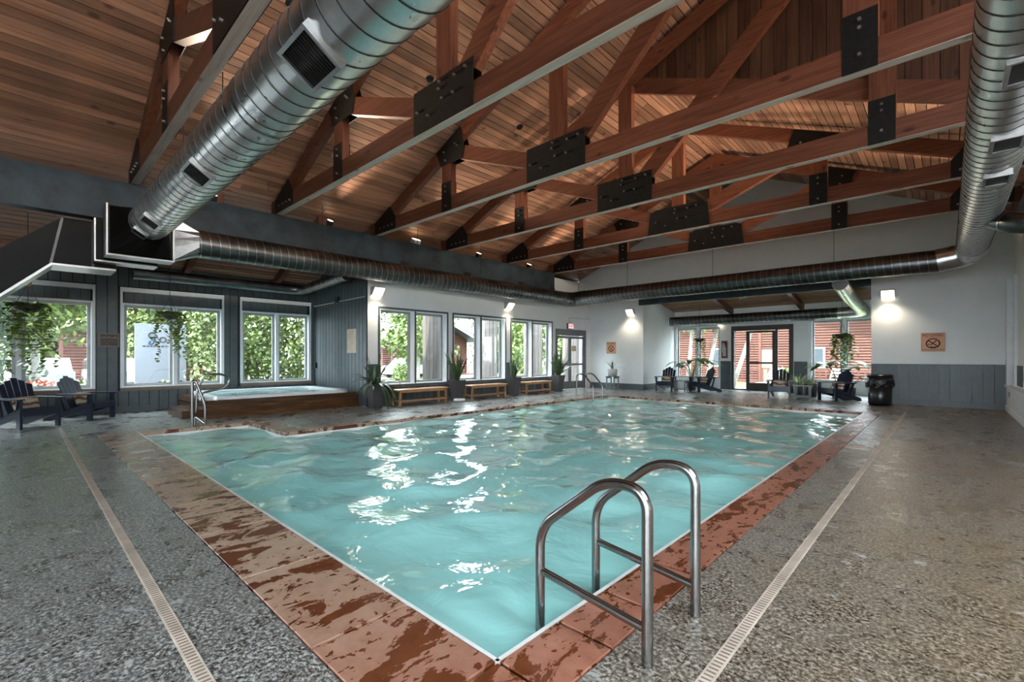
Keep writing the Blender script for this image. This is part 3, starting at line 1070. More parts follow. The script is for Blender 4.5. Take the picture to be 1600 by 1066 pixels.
def truss(i, yn, big):
    lab = ['timber roof truss nearest the viewer, left of the big duct', 'second timber truss, its centre plate just right of the big duct', 'third timber truss from the viewer',
           'fourth timber truss, with upright gable boards above it', 'fifth timber truss, first under the lower roof', 'sixth timber truss, nearest the white end wall'][i]
    t = thing('timber_truss', lab, 'roof truss', (XC, yn + .07, 4.74), 0, 'timber roof trusses')
    y0, y1 = yn, yn + .14
    Mir = (2 * XB if big else 2 * XC)
    xr = Mir + 11.35 if big else Mir + 11.45
    TOP = lambda x: (7.66 + SL * (x - XC)) if (x <= (XB if big else XC)) else (7.66 + SL * ((XB if big else XC) - XC) - SL * (x - (XB if big else XC)))

    def poly(name, pts, mat, mirror=False, ya=y0, yb=y1, par=t):
        p = [(Mir - a, b) for a, b in pts] if mirror else pts
        return obj(name, MB().prism(p, 'y', ya, yb), mat, par)
    poly('bottom_chord', [(-11.75, 4.74), (xr + .15, 4.74), (xr + .15, 5.06), (-11.75, 5.06)], 'timber')
    obj('bounce_lit_strip', MB().box(-11.45, min(xr, 9.9), y0 + .002, y1 - .002, 4.733, 4.74), 'bounce_lit_wood', t)  # pale strip paints the bounced light under the chord
    rx = XB if big else XC
    for m in (False, True):
        d = .30
        poly('top_chord', [(-11.75, TOP(-11.75)), (rx, TOP(rx)), (rx, TOP(rx) - d), (-11.50, 4.745), (-11.75, 4.745)], 'timber', m, y0 + .002, y1 - .002)
        poly('post', [(-8.545, 5.06), (-8.22, 5.06), (-8.22, 5.95), (-8.545, 5.95)], 'timber_z', m)
        poly('web_diagonal', [(-7.9, 6.12), (-5.6, 5.22), (-5.6, 4.92), (-7.9, 5.80)], 'timber', m, y0 + .003, y1 - .003)
        if big:
            poly('king_post', [(XC - .16, 5.06), (XC + .16, 5.06), (XC + .16, TOP(XC) - .28), (XC - .16, TOP(XC) - .28)], 'timber_z', m)
            zt = 9.0
            poly('main_diagonal', [(-4.95, 5.33), (-4.55, 5.22), (-.80, 8.90), (-.80, 9.30), (-4.95, 5.33)][:4], 'timber', m, y0 + .004, y1 - .004)
        # plates
        for yy, ye in ((y0 - .012, y0), (y1, y1 + .012)):
            front = yy < y0
            pl = poly('gusset_plate', [(-11.5, 4.745), (-10.49, 4.745), (-10.49, 5.07), (-10.74, 5.37), (-11.5, 5.05)], 'gusset', m, yy, ye)
            pl2 = poly('gusset_plate', [(-8.75, 6.16), (-7.92, 6.52), (-7.76, 6.08), (-7.84, 5.80), (-8.58, 5.80)], 'gusset', m, yy, ye)
            pl3 = poly('gusset_plate', [(-8.55, 4.735), (-8.215, 4.735), (-8.215, 5.40), (-8.55, 5.40)], 'gusset', m, yy, ye)
            lst = [(pl, [(-11.2, 4.87), (-11.0, 4.87), (-10.8, 4.87), (-10.62, 4.87)]), (pl2, [(-8.45, 6.1), (-8.05, 6.18), (-7.98, 6.12), (-8.4, 5.9)]), (pl3, [(-8.38, 4.85), (-8.38, 5.18), (-8.38, 5.30)])]
            if big or not m:
                cpts = [(-5.92, 4.745), (-4.58, 4.745), (-4.58, 5.385), (-5.92, 5.385)] if big else [(-6.06, 4.755), (-4.38, 4.755), (-4.44, 5.34), (-4.62, 5.40), (-5.82, 5.40), (-6.0, 5.34)]
                pl4 = poly('gusset_plate', cpts, 'gusset', m, yy, ye)
                lst.append((pl4, [(-5.82, 5.06), (-5.55, 4.93), (-5.3, 5.22), (-5.22, 5.06), (-5.28, 5.32), (-4.98, 5.05), (-4.95, 5.28), (-4.72, 5.3)]))
            if big and not m:
                pl5 = poly('gusset_plate', [(-.915, 4.735), (-.575, 4.735), (-.575, 5.43), (-.915, 5.43)], 'gusset', False, yy, ye)
                lst.append((pl5, [(-.745, 4.92), (-.745, 5.23), (-.745, 5.33)]))
            if front:
                for p, bl in lst:
                    for bx, bz in bl:
                        bx = Mir - bx if m else bx
                        if bx > 1.3:
                            continue
                        o = bpy.data.objects.new('bolt', BOLT)
                        COL.objects.link(o); o.parent = p
                        o.location = (bx, yy + .001, bz)
    if big:
        poly('ridge_post', [(XB - .165, 5.06), (XB + .165, 5.06), (XB + .165, TOP(XB) - .3), (XB - .165, TOP(XB) - .3)], 'timber_z')
    else:
        poly('king_post', [(XC - .16, 5.06), (XC + .16, 5.06), (XC + .16, TOP(XC) - .28), (XC - .16, TOP(XC) - .28)], 'timber_z')
    if i == 3:
        # rafter of the lower roof fixed on the back of this truss
        tt = lambda x: 7.66 - SL * abs(x - XC)
        poly('lower_roof_rafter', [(XC, tt(XC)), (XR + .28, tt(XR + .28)), (XR + .28, tt(XR + .28) - .34), (XC, tt(XC) - .34)], 'timber', False, y1 + .02, y1 + .10)
    return t


for i, (yy, big) in enumerate(((1.48, True), (4.13, True), (6.73, True), (9.22, True), (11.98, False), (14.68, False))):
    truss(i, yy, big)

# recessed downlights
for y, lab in ((2.90, 'round black ceiling downlight beside the big duct grille'), (5.55, 'round black ceiling downlight above the second truss plate'), (8.18, 'round black ceiling downlight above the third truss plate')):
    x = -7.43
    d = MB().lathe([(0.001, 0), (.055, 0), (.075, -.012), (.085, 0.0), (.085, .03)], seg=20)
    o = obj('downlight', d, 'black')
    o.location = (x, y, ceil_big(x) - .012)
    o.rotation_euler = (0, -math.atan(SL), 0)
    tag(o, lab, 'downlight', 'ceiling downlights')


# ------------------------------------------------------------------ ducts
def spiral(mb, p0, p1, r, pitch, seg=40, rib=0.010):
    """round spiral duct with a raised helical seam"""
    a, b = Vector(p0), Vector(p1)
    ax = (b - a).normalized(); L = (b - a).length
    u = ax.orthogonal().normalized(); w = ax.cross(u)
    vs, fs = [], []
    for s0 in (0.0, L):
        for k in range(seg):
            th = 2 * PI * k / seg
            vs.append(a + ax * s0 + (u * math.cos(th) + w * math.sin(th)) * r)
    for k in range(seg):
        fs.append((k, (k + 1) % seg, seg + (k + 1) % seg, seg + k))
    mb.add(vs, fs, True)
    return mb


def seam(p0, p1, r, pitch, seg=28, wd=.012, hgt=.006):
    """raised helical lock seam wound round a spiral duct"""
    a, b = Vector(p0), Vector(p1)
    ax = (b - a).normalized(); L = (b - a).length
    u = ax.orthogonal().normalized(); w = ax.cross(u)
    m = MB(); vs, fs = [], []
    n = int((L - wd * 2) / pitch * seg)
    for k in range(n + 1):
        th = 2 * PI * k / seg
        d = u * math.cos(th) + w * math.sin(th)
        c = a + ax * (pitch * k / seg)
        vs += [c + d * (r - .002), c + d * (r + hgt), c + ax * wd + d * (r + hgt), c + ax * wd + d * (r - .002)]
    for k in range(n):
        q = 4 * k
        fs += [(q, q + 1, q + 5, q + 4), (q + 1, q + 2, q + 6, q + 5), (q + 2, q + 3, q + 7, q + 6)]
    return m.add(vs, fs)


def duct_run(par, p0, p1, r, pitch, mat, seg=48, wd=.012, smat='seam'):
    o = obj('duct_tube', spiral(MB(), p0, p1, r, pitch, seg), mat, par)
    obj('spiral_seam', seam(p0, p1, r, pitch, 32, wd), smat, par)
    return o


def rods(par, pts):
    for x, y, z0, z1 in pts:
        obj('hanger_rod', MB().tube([(x, y, z0), (x, y, z1)], .007, 6), 'black', par)


def grille(par, c, nrm, along, la, lw, slats=10):
    """louvre grille: frame and slats, facing nrm, long axis along"""
    n = Vector(nrm).normalized(); a = Vector(along).normalized(); b = n.cross(a)
    mat = Matrix((a, b, n)).transposed().to_4x4()
    mat.translation = Vector(c)
    fr = MB()
    e = .03
    for q in ((-la / 2, la / 2, -lw / 2, -lw / 2 + e), (-la / 2, la / 2, lw / 2 - e, lw / 2), (-la / 2, -la / 2 + e, -lw / 2 + e, lw / 2 - e), (la / 2 - e, la / 2, -lw / 2 + e, lw / 2 - e)):
        fr.box(*q, -.10, .012)
    fr.v = [tuple(mat @ Vector(p)) for p in fr.v]
    g = obj('grille', fr, 'sheet', par)
    bk = MB().box(-la / 2 + e, la / 2 - e, -lw / 2 + e, lw / 2 - e, -.05, -.03)
    bk.v = [tuple(mat @ Vector(p)) for p in bk.v]
    obj('grille_backing', bk, 'black', g, True)
    for k in range(slats):
        u = -la / 2 + e + (la - 2 * e) * (k + .5) / slats
        sm = MB().box(u - .007, u + .007, -lw / 2 + e, lw / 2 - e, -.03, .0)
        sm.v = [tuple(mat @ Vector(p)) for p in sm.v]
        obj('slat', sm, 'gusset', g, True)
    return g


DY, DZ, DR = 1.66, 3.87, 0.315
du = thing('spiral_duct', 'large shiny spiral duct with grilles crossing the hall at upper left', 'duct', (-5, DY, DZ))
duct_run(du, (-10.75, DY, DZ), (.05, DY, DZ), DR, .205, 'galv', 64, .011)
nv = Vector((0, -DY, EYE - DZ)).normalized()
for x, la, lw, sl in ((-3.45, .46, .34, 12), (-6.62, .42, .30, 10), (-9.55, .42, .28, 8), (-10.55, .30, .24, 6)):
    c = Vector((x, DY, DZ)) + nv * (DR + .012)
    grille(du, c, nv, (1, 0, 0), la, lw, sl)
rods(du, [(-8.1, DY - .02, DZ + DR, 4.74), (-6.2, DY - .02, DZ + DR, 4.74), (-3.2, DY - .02, DZ + DR, 4.74)])
obj('duct_collar', spiral(MB(), (-4.9, DY, DZ), (-4.84, DY, DZ), DR + .008, .06, 64), 'galv', du)

# plenum box at the duct's left end
pb = thing('duct_plenum', 'rectangular sheet metal plenum where the ducts meet at the grey beam', 'duct box', (-11.3, 1.6, 3.2))
obj('plenum_box', MB().box(-11.45, -11.02, 1.10, 2.06, 3.26, 4.14), 'blacksheet', pb)
obj('plenum_flange', MB().box(-11.40, -11.00, 1.075, 1.10, 3.235, 4.165).box(-11.40, -11.00, 1.10, 2.06, 3.235, 3.26).box(-11.40, -11.0, 2.06, 2.085, 3.235, 4.165), 'sheet', pb)
obj('rear_box', MB().box(-11.95, -11.50, .98, 1.90, 3.20, 3.97), 'blacksheet', pb)
obj('rear_flange', MB().box(-11.90, -11.50, .955, .98, 3.175, 3.97).box(-11.90, -11.50, .98, 1.90, 3.175, 3.20), 'sheet', pb)
tr = MB()
ring = [(DR * math.cos(2 * PI * k / 16), DR * math.sin(2 * PI * k / 16)) for k in range(16)]
sq = []
for k in range(16):
    c, s = math.cos(2 * PI * k / 16), math.sin(2 * PI * k / 16); q = max(abs(c), abs(s))
    sq.append((c / q, s / q))
vs = [(-11.02, 1.58 + .45 * a, 3.70 + .42 * b) for a, b in sq] + [(-10.72, DY + a, DZ + b) for a, b in ring]
tr.add(vs, [(k, (k + 1) % 16, 16 + (k + 1) % 16, 16 + k) for k in range(16)])
obj('round_transition', tr, 'blacksheet', pb)
SX, SZ, SR = -11.17, 3.70, .275
ring = [(SR * math.cos(2 * PI * k / 16), SR * math.sin(2 * PI * k / 16)) for k in range(16)]
t2 = MB()
vs = [(-11.22 + .20 * a, 2.07, 3.70 + .42 * b) for a, b in sq] + [(SX + a, 2.50, SZ + b) for a, b in ring]
t2.add(vs, [(k, 16 + k, 16 + (k + 1) % 16, (k + 1) % 16) for k in range(16)])
obj('side_transition', t2, 'sheet', pb)

# black rectangular trunk dropping to the left
bt = thing('trunk_duct', 'black rectangular duct bending down at the far left', 'duct', (-12.2, .5, 3.1))
A0 = [(1.30, 3.10), (1.30, 3.95), (.55, 3.95), (-1.4, 2.2), (-1.4, 1.28), (.40, 3.10)]
obj('duct_body', MB().prism(A0, 'x', -12.55, -11.82), 'blacksheet', bt)
obj('bottom_trim', MB().prism([(1.30, 3.095), (.40, 3.095), (-1.4, 1.275), (-1.4, 1.22), (.42, 3.06), (1.30, 3.06)], 'x', -12.57, -11.80), 'sheet', bt)
obj('seam', MB().box(-11.82, -11.80, .95, .99, 3.1, 3.95), 'black', bt)
obj('seam', MB().prism([(.38, 3.10), (.42, 3.10), (.57, 3.95), (.53, 3.95)], 'x', -11.82, -11.80), 'black', bt)
obj('seam', MB().prism([(-.42, 2.27), (-.39, 2.30), (-.62, 2.93), (-.66, 2.90)], 'x', -11.82, -11.80), 'black', bt)

EY, EZ = 15.55, 3.76
RX, RZ, RR = .43, 3.95, .28
ds = thing('wall_duct', 'dark spiral duct hung along the grey beam and the end wall', 'duct', (SX, 9, SZ))
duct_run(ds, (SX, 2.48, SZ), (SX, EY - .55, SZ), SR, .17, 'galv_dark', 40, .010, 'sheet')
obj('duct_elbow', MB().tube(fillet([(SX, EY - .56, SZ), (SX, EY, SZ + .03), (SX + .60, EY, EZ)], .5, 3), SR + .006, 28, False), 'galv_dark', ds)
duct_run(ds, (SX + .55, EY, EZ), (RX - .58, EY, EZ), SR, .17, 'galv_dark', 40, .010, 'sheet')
rods(ds, [(SX, y, SZ + SR, 5.1) for y in (5.1, 7.9, 10.4, 13.1)] + [(x, EY, EZ + SR, 6.0) for x in (-10.9, -8.7, -5.6, -2.3)])

dr = thing('spiral_duct', 'large shiny spiral duct hanging along the right side of the hall', 'duct', (RX, 8, RZ))
duct_run(dr, (RX, 1.0, RZ), (RX, EY - .62, RZ), RR, .205, 'galv', 64, .011)
obj('duct_elbow', MB().tube(fillet([(RX, EY - .64, RZ), (RX, EY, (RZ + EZ) / 2), (RX - .62, EY, EZ)], .55, 5), RR + .006, 32, False), 'galv', dr)
for y in (5.45, 7.2, 8.6):
    nn = Vector((-.02, -.35, -1)).normalized() if False else Vector((0.05, 0, -1)).normalized()
    grille(dr, Vector((RX + .02, y, RZ)) + nn * (RR + .012), nn, (1, 0, 0), .26, .44, 14)
rods(dr, [(RX, y, RZ + RR, 4.73) for y in (6.8, 9.3, 12.05, 14.75)])
# branch to the right
obj('branch_duct', MB().tube(fillet([(RX + .05, 11.6, RZ - .10), (RX + .42, 11.2, RZ - .38), (RX + .75, 11.15, RZ - .42), (RX + 1.4, 11.1, RZ - .45)], .15, 3), .165, 24), 'galv_dark', dr)
for p, q in (((RX + .30, 11.33, RZ - .29), (RX + .315, 11.315, RZ - .30)), ((RX + .55, 11.18, RZ - .395), (RX + .57, 11.178, RZ - .397))):
    obj('seam_ring', MB().tube([p, q], .175, 24, False), 'sheet', dr)

# alcove branch ducts
dl_ = thing('alcove_duct', 'slim dark duct along the top of the hot tub alcove windows', 'duct', (-14.4, 4, 3.45))
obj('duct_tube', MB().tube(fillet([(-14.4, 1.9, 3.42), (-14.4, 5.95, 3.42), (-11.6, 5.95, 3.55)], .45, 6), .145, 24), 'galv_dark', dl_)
for y in (2.6, 3.4, 4.2, 5.0):
    obj('seam_ring', MB().tube([(-14.4, y, 3.42), (-14.4, y + .02, 3.42)], .152, 24, False), 'galv_dark', dl_)
for k in range(14):
    x = -13.8 + k * .14
    z = 3.42 + .13 * (x + 14.4) / 2.8
    obj('seam_ring', MB().tube([(x, 5.95, z), (x + .02, 5.95, z)], .152, 24, False), 'galv', dl_)
da = thing('alcove_duct', 'slim duct crossing above the far alcove door with pale vertical end', 'duct', (-5, 20.1, 2.95))
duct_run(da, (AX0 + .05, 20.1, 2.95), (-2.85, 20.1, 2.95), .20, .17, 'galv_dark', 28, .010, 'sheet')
obj('duct_elbow', MB().tube(fillet([(-2.86, 20.1, 2.95), (-2.1, 20.1, 2.97), (-2.2, 17.5, 3.25), (-2.21, 15.9, 3.46)], .5, 6), .195, 28), 'galv', da)
obj('end_collar', MB().tube([(AX0 + .02, 20.1, 2.95), (AX0 + .06, 20.1, 2.95)], .22, 28, True), 'trim', da)
for k in range(10):
    tt = .2 + k * .075
    p = Vector((-2.1, 20.1, 2.97)).lerp(Vector((-2.2, 17.5, 3.25)), tt); d = Vector((-.10, -2.6, .28)).normalized()
    obj('seam_ring', MB().tube([p, p + d * .015], .201, 28, False), 'sheet', da)


# ------------------------------------------------------------------ lamps
def spot(name, loc, target, watts, size, blend, col, parent, rad=.08):
    l = bpy.data.lights.new(name, 'SPOT')
    l.energy = watts; l.spot_size = math.radians(size); l.spot_blend = blend; l.color = col; l.shadow_soft_size = rad
    o = bpy.data.objects.new(name, l)
    COL.objects.link(o)
    o.location = loc
    d = Vector(target) - Vector(loc)
    o.rotation_euler = d.to_track_quat('-Z', 'Y').to_euler()
    if parent is not None:
        o.parent = parent
        o.location = Vector(loc) - parent.location
    return o


def uplight(x, y, lab, tgt):
    t = thing('uplight', lab, 'lamp', (x, y, 4.735), 0, 'roof uplights on the beams')
    s = 1 if tgt[0] > x else -1
    big = abs(y - 8.15) < .01
    k = .12 if big else .05
    obj('base', MB().box(x - .07, x + .07, y - k / 2, y + k / 2, 4.735, 4.76), 'concrete' if big else 'black', t)
    obj('head', MB().prism([(x - .08 * s, 4.77), (x + .08 * s, 4.77), (x + .13 * s, 4.86), (x - .03 * s, 4.93)], 'y', y - k, y + k), 'concrete' if big else 'black', t)
    obj('lens', MB().prism([(x + .131 * s, 4.865), (x - .024 * s, 4.934), (x - .02 * s, 4.942), (x + .137 * s, 4.873)], 'y', y - k * .8, y + k * .8), 'lamp', t)
    spot('uplight_beam', (x + .10 * s, y, 4.96), tgt, UP_W, 46, .8, (1.0, .82, .62), t, .10)


for y, lab in ((2.9, 'added uplight on the grey beam just past the big duct'), (5.5, 'added uplight on the grey beam between the second and third trusses'), (8.15, 'uplight on the grey beam between the third and fourth trusses'), (10.7, 'added uplight on the grey beam between the fourth and fifth trusses'), (13.3, 'added uplight on the grey beam between the last two trusses')):  # all but the one past the third truss are added to light the ceiling
    uplight(-11.64, y, lab, (-6.5, y, 6.05))
UPR = MB().box(XR + .02, XR + .35, YT4 + .3, YE, 4.6, 4.735)
tag(obj('right_beam', UPR, 'beam'), 'grey beam carrying the right truss ends behind the duct', 'beam')
for y, lab in ((10.7, 'added unseen uplight on the right beam beyond the gable'), (13.3, 'added unseen uplight on the right beam near the end wall')):  # out-of-view lamps added to lift the interior light
    uplight(XR + .18, y, lab, (-3.9, y, 6.05))
UPH = MB().box(9.5, 9.8, Y0, YT4 - .1, 4.2, 4.735)
tag(obj('hall_beam', UPH, 'beam'), 'grey beam carrying the truss ends of the wider hall', 'beam')
for y, lab in ((.2, 'added unseen uplight on the hall beam nearest the viewer'), (2.9, 'second added unseen uplight on the hall beam'), (5.5, 'third added unseen uplight on the hall beam'), (8.0, 'fourth added unseen uplight on the hall beam')):  # lamps added in the unseen hall for more bounce light
    uplight(9.62, y, lab, (4.6, y, 6.05))


def sconce(lab, loc, rz):
    """wedge-shaped wall pack; local +X points away from the wall"""
    t = thing('wall_light', lab, 'lamp', loc, rz, 'wedge wall lights')
    obj('housing', MB().prism([(0, -.10), (.10, -.06), (.24, .12), (.24, .16), (0, .16)], 'y', -.16, .16), 'concrete', t, True)
    obj('lens', MB().prism([(.005, -.115), (.105, -.075), (.235, .085), (.243, .118), (.10, -.064), (.0, -.104)], 'y', -.145, .145), 'lamp', t, True)
    l = bpy.data.lights.new('wall_light_beam', 'SPOT')
    l.energy = SCONCE_W; l.spot_size = math.radians(140); l.spot_blend = .8; l.color = (1, .86, .66); l.shadow_soft_size = .10
    o = bpy.data.objects.new('wall_light_beam', l)
    COL.objects.link(o); o.parent = t
    o.location = (.24, 0, -.12); o.rotation_euler = (0, math.radians(-12), 0)


sconce('lit wall light at the top of the white wall next to the boarded corner', (XW, 6.86, 3.18), 0)
sconce('lit wall light between the second and third window pairs', (XW, 12.2, 3.2), 0)
sconce('lit wall light above the small tan sign at the alcove edge', (-9.65, YE, 3.22), -PI / 2)
sconce('lit wall light above the large no diving sign', (-1.27, YE, 3.2), -PI / 2)
fl_ = thing('wall_light', 'small lamp over the far alcove window beside the red framed box', 'lamp', (-7.06, YF, 2.74), -PI / 2)
obj('housing', MB().box(0, .22, -.06, .06, 0, .09), 'concrete', fl_, True)
obj('lens', MB().box(.02, .20, -.05, .05, -.02, 0), 'lamp', fl_, True)

# exit sign
ex = thing('exit_sign', 'small lit pink exit sign above the grey double door', 'exit sign', (XW, 16.0, 2.64))
obj('casing', MB().box(XW, XW + .09, 15.82, 16.22, 2.56, 2.80), 'doorframe', ex)
obj('face', MB().box(XW + .09, XW + .096, 15.84, 16.20, 2.58, 2.78), 'exit', ex)
me = text_mesh('EXIT', .17, .001); me.materials.append(M['red'])
o = obj('lettering', me, None, ex, True)
o.rotation_euler = (PI / 2, 0, PI / 2); o.location = (.098, .02, .04)
obj('conduit', MB().tube(fillet([(XW + .015, 16.0, 2.80), (XW + .015, 16.0, 3.05), (XW + .015, YE - .02, 3.05)], .04, 4), .009, 6), 'concrete', ex)


# ------------------------------------------------------------------ signs
def ring_mesh(r0, r1, seg=40, sx=1.0):
    m = MB()
    vs = []
    for k in range(seg):
        c, s = math.cos(2 * PI * k / seg), math.sin(2 * PI * k / seg)
        vs += [(c * r0 * sx, s * r0, 0), (c * r1 * sx, s * r1, 0), (c * r1 * sx, s * r1, .003), (c * r0 * sx, s * r0, .003)]
    fs = []
    for k in range(seg):
        a, b = 4 * k, 4 * ((k + 1) % seg)
        for i in range(4):
            j = (i + 1) % 4
            fs.append((a + i, a + j, b + j, b + i))
    return m.add(vs, fs)


def bar(m, x0, y0, x1, y1, w, z=.003):
    d = Vector((x1 - x0, y1 - y0)); n = Vector((-d.y, d.x)).normalized() * w / 2
    p = [(x0 + n.x, y0 + n.y), (x0 - n.x, y0 - n.y), (x1 - n.x, y1 - n.y), (x1 + n.x, y1 + n.y)]
    return m.prism(p, 'z', 0, z)


def no_diving(lab, cx, cz, w, h):
    t = thing('no_diving_sign', lab, 'sign', (cx, YE - .004, cz))
    obj('panel', MB().box(cx - w / 2, cx + w / 2, YE - .014, YE - .004, cz - h / 2, cz + h / 2), 'sign_tan', t)
    e = .012
    fr = MB()
    for q in ((-w / 2, w / 2, h / 2 - e, h / 2), (-w / 2, w / 2, -h / 2, -h / 2 + e), (-w / 2, -w / 2 + e, -h / 2 + e, h / 2 - e), (w / 2 - e, w / 2, -h / 2 + e, h / 2 - e)):
        fr.box(cx + q[0], cx + q[1], YE - .017, YE - .014, cz + q[2], cz + q[3])
    obj('border', fr, M['sign_ink'] if False else plain('sign_border', (.36, .19, .13), .6), t)

    def put(name, mesh, mat, z, scale=1.0):
        o = obj(name, mesh, mat, t, True)
        o.rotation_euler = (PI / 2, 0, 0)
        o.location = (0, -.011, z)
        o.scale = (scale, scale, 1)
        return o
    me = text_mesh('NO DIVING', h * .20, .001)
    o = put('lettering', me, 'sign_ink', h * .37)
    wd = max(v.co.x for v in me.vertices) * 2
    o.scale = (w * .84 / wd, 1, 1)
    rr = h * .27
    g = ring_mesh(rr * .82, rr, 40, 1.08)
    bar(g, -rr * .75, rr * .62, rr * .75, -rr * .62, rr * .17)
    # diver: body bent through the slash, head, raised arm, water line
    bar(g, rr * .52, rr * .58, -.05 * rr, rr * .02, rr * .15)
    bar(g, -.05 * rr, rr * .08, -.30 * rr, -rr * .42, rr * .13)
    for k in range(8):
        a0, a1 = 2 * PI * k / 8, 2 * PI * (k + 1) / 8
        g.prism([(-.56 * rr, -.18 * rr), (-.56 * rr + .13 * rr * math.cos(a0), -.18 * rr + .13 * rr * math.sin(a0)), (-.56 * rr + .13 * rr * math.cos(a1), -.18 * rr + .13 * rr * math.sin(a1))], 'z', 0, .003)
    bar(g, -rr * .45, -rr * .72, rr * .40, -rr * .72, rr * .12)
    put('pictogram', g, 'sign_ink', -h * .07)
    # the small print under the heading and along the foot, too fine to read
    sp = MB()
    q = -.28
    while q < .28:
        l = rnd.uniform(.02, .05)
        bar(sp, w * q, 0, w * (q + l), 0, h * .018, .0015)
        q += l + .018
    put('small_print', sp, 'sign_ink', h * .245)
    sp = MB()
    q = -.44
    while q < .42:
        l = rnd.uniform(.03, .07)
        bar(sp, w * q, 0, w * (q + l), 0, h * .018, .0015)
        q += l + .02
    put('small_print', sp, 'sign_ink', -h * .41)


no_diving('large tan no diving sign on the wall right of the alcove', -.29, 1.80, .50, .52)
no_diving('small tan no diving sign on the wall left of the alcove', -10.62, 1.77, .46, .50)

fb = thing('extinguisher_cabinet', 'dark red framed wall cabinet between far alcove window and door', 'cabinet', (-6.9, YF, 1.3))
obj('frame', MB().box(-7.02, -6.99, YF - .08, YF, 1.32, 2.06).box(-6.81, -6.78, YF - .08, YF, 1.32, 2.06).box(-6.99, -6.81, YF - .08, YF, 2.02, 2.06).box(-6.99, -6.81, YF - .08, YF, 1.32, 1.36), 'red', fb)
obj('back', MB().box(-6.99, -6.81, YF - .05, YF, 1.36, 2.02), 'bronze', fb)
obj('cylinder', MB().lathe([(.001, 0), (.055, 0), (.06, .03), (.06, .34), (.03, .42), (.03, .50), (.001, .50)], (-6.89, YF - .11, 1.40), 14), 'concrete', fb)
obj('hose', MB().tube(fillet([(-6.89, YF - .11, 1.90), (-6.93, YF - .13, 1.98), (-6.96, YF - .12, 1.80), (-6.95, YF - .12, 1.55)], .05, 4), .012, 8), 'trim', fb)
tag(obj('paper_notice', MB().box(-12.80, -12.27, YR - .022, YR - .017, 1.50, 2.19), 'paper'), 'blank tan paper notice pinned on the boarded return wall', 'notice')
pl = thing('wall_plaque', 'dark bronze relief plaque on the grey column between alcove windows', 'plaque', (XA, 1.52, 1.65))
obj('plate', MB().box(XA + .016, XA + .045, 1.33, 1.70, 1.64, 1.96), 'bronze', pl)
obj('rim', MB().box(XA + .016, XA + .055, 1.32, 1.35, 1.63, 1.97).box(XA + .016, XA + .055, 1.68, 1.71, 1.63, 1.97).box(XA + .016, XA + .055, 1.35, 1.68, 1.94, 1.97).box(XA + .016, XA + .055, 1.35, 1.68, 1.63, 1.66), 'sill', pl)
rg = MB()
for k in range(7):
    yk = 1.38 + .045 * k
    rg.prism([(yk - .035, 1.84), (yk + .035, 1.84), (yk + .01 * (k % 3), 1.88 + .02 * (k % 2))], 'x', XA + .045, XA + .055)
obj('relief_ridge', rg, 'sill', pl)
ph = thing('wall_intercom', 'small black wall box on a cable in the alcove corner', 'wall box', (-14.85, YR - .02, 1.0))
obj('box', MB().box(-14.92, -14.80, YR - .08, YR - .016, 1.02, 1.20), 'black', ph)
obj('cable', MB().tube([(-14.88, YR - .03, 1.2), (-14.90, YR - .03, 2.3), (-14.93, YR - .03, 3.0)], .012, 6), 'black', ph)
cd = thing('wall_conduit', 'pale conduit with small black junction box across the return wall', 'conduit', (-13.4, YR - .03, 3.0))
obj('pipe', MB().tube([(-14.95, YR - .035, 3.02), (-11.75, YR - .035, 3.06)], .018, 8), 'concrete', cd)
obj('junction_box', MB().box(-13.45, -13.25, YR - .09, YR - .016, 3.00, 3.18), 'black', cd)
sc_ = thing('security_camera', 'small security camera under the far alcove header beam', 'camera', (-5.18, YE - .2, 3.4))
obj('stem', MB().tube([(-5.18, YE - .17, 3.5), (-5.18, YE - .25, 3.46)], .015, 8), 'concrete', sc_)
obj('body', MB().tube([(-5.10, YE - .22, 3.47), (-5.30, YE - .34, 3.42)], .035, 10), 'concrete', sc_)


# ------------------------------------------------------------------ pool rails
def rail_path(y, xd, xp, zin, top, shoulder):
    return fillet([(xd, y, -.02), (xd, y, top + .02), (xp + (xd - xp) * .50, y, top + .04), (xp, y, shoulder), (xp, y, zin)],
                  [.24, .17, .16], 10)


ld = thing('pool_ladder', 'stainless steel pool ladder with twin handrails in the right foreground', 'pool ladder', (-.99, 2.22, 0))
for y in (1.95, 2.50):
    hr_ = obj('handrail', MB().tube(fillet([(-.99, y, -.02), (-.99, y, .79), (-1.21, y, .80), (-1.62, y, .47), (-1.62, y, -.9)], [.20, .13, .12], 10), .026, 20), 'steel', ld)
    obj('cross_bar', MB().tube([(-.99, y, .16), (-1.62, y, .235)], .021, 14), 'steel', hr_, True)
for z in (-.35, -.65):
    obj('tread', MB().box(-1.66, -1.56, 1.95, 2.50, z, z + .03), 'steel', ld)
for ch in list(ld.children):
    for g in ch.children:
        g.location = (0, 0, 0)
ld2 = thing('pool_ladder', 'stainless steel pool ladder at the far left corner of the pool', 'pool ladder', (-9.35, 13.45, 0))
for y in (13.15, 13.72):
    obj('handrail', MB().tube(fillet([(-9.30, y, -.02), (-9.30, y, .80), (-9.02, y, .80), (-8.62, y, .40), (-8.62, y, -.9)], [.20, .16, .12], 10), .026, 14), 'steel', ld2)
obj('tread', MB().box(-8.66, -8.58, 13.15, 13.72, -.38, -.35), 'steel', ld2)
ld3 = thing('pool_ladder', 'stainless steel entry rail at the pool corner by the hot tub', 'pool ladder', (-11.15, 2.45, 0))
obj('handrail', MB().tube(fillet([(-11.02, 2.38, -.02), (-11.02, 2.38, .90), (-10.99, 2.44, .89), (-10.93, 2.58, .42), (-10.93, 2.58, -.02)], [.02, .03, .1], 6), .027, 14), 'steel', ld3)
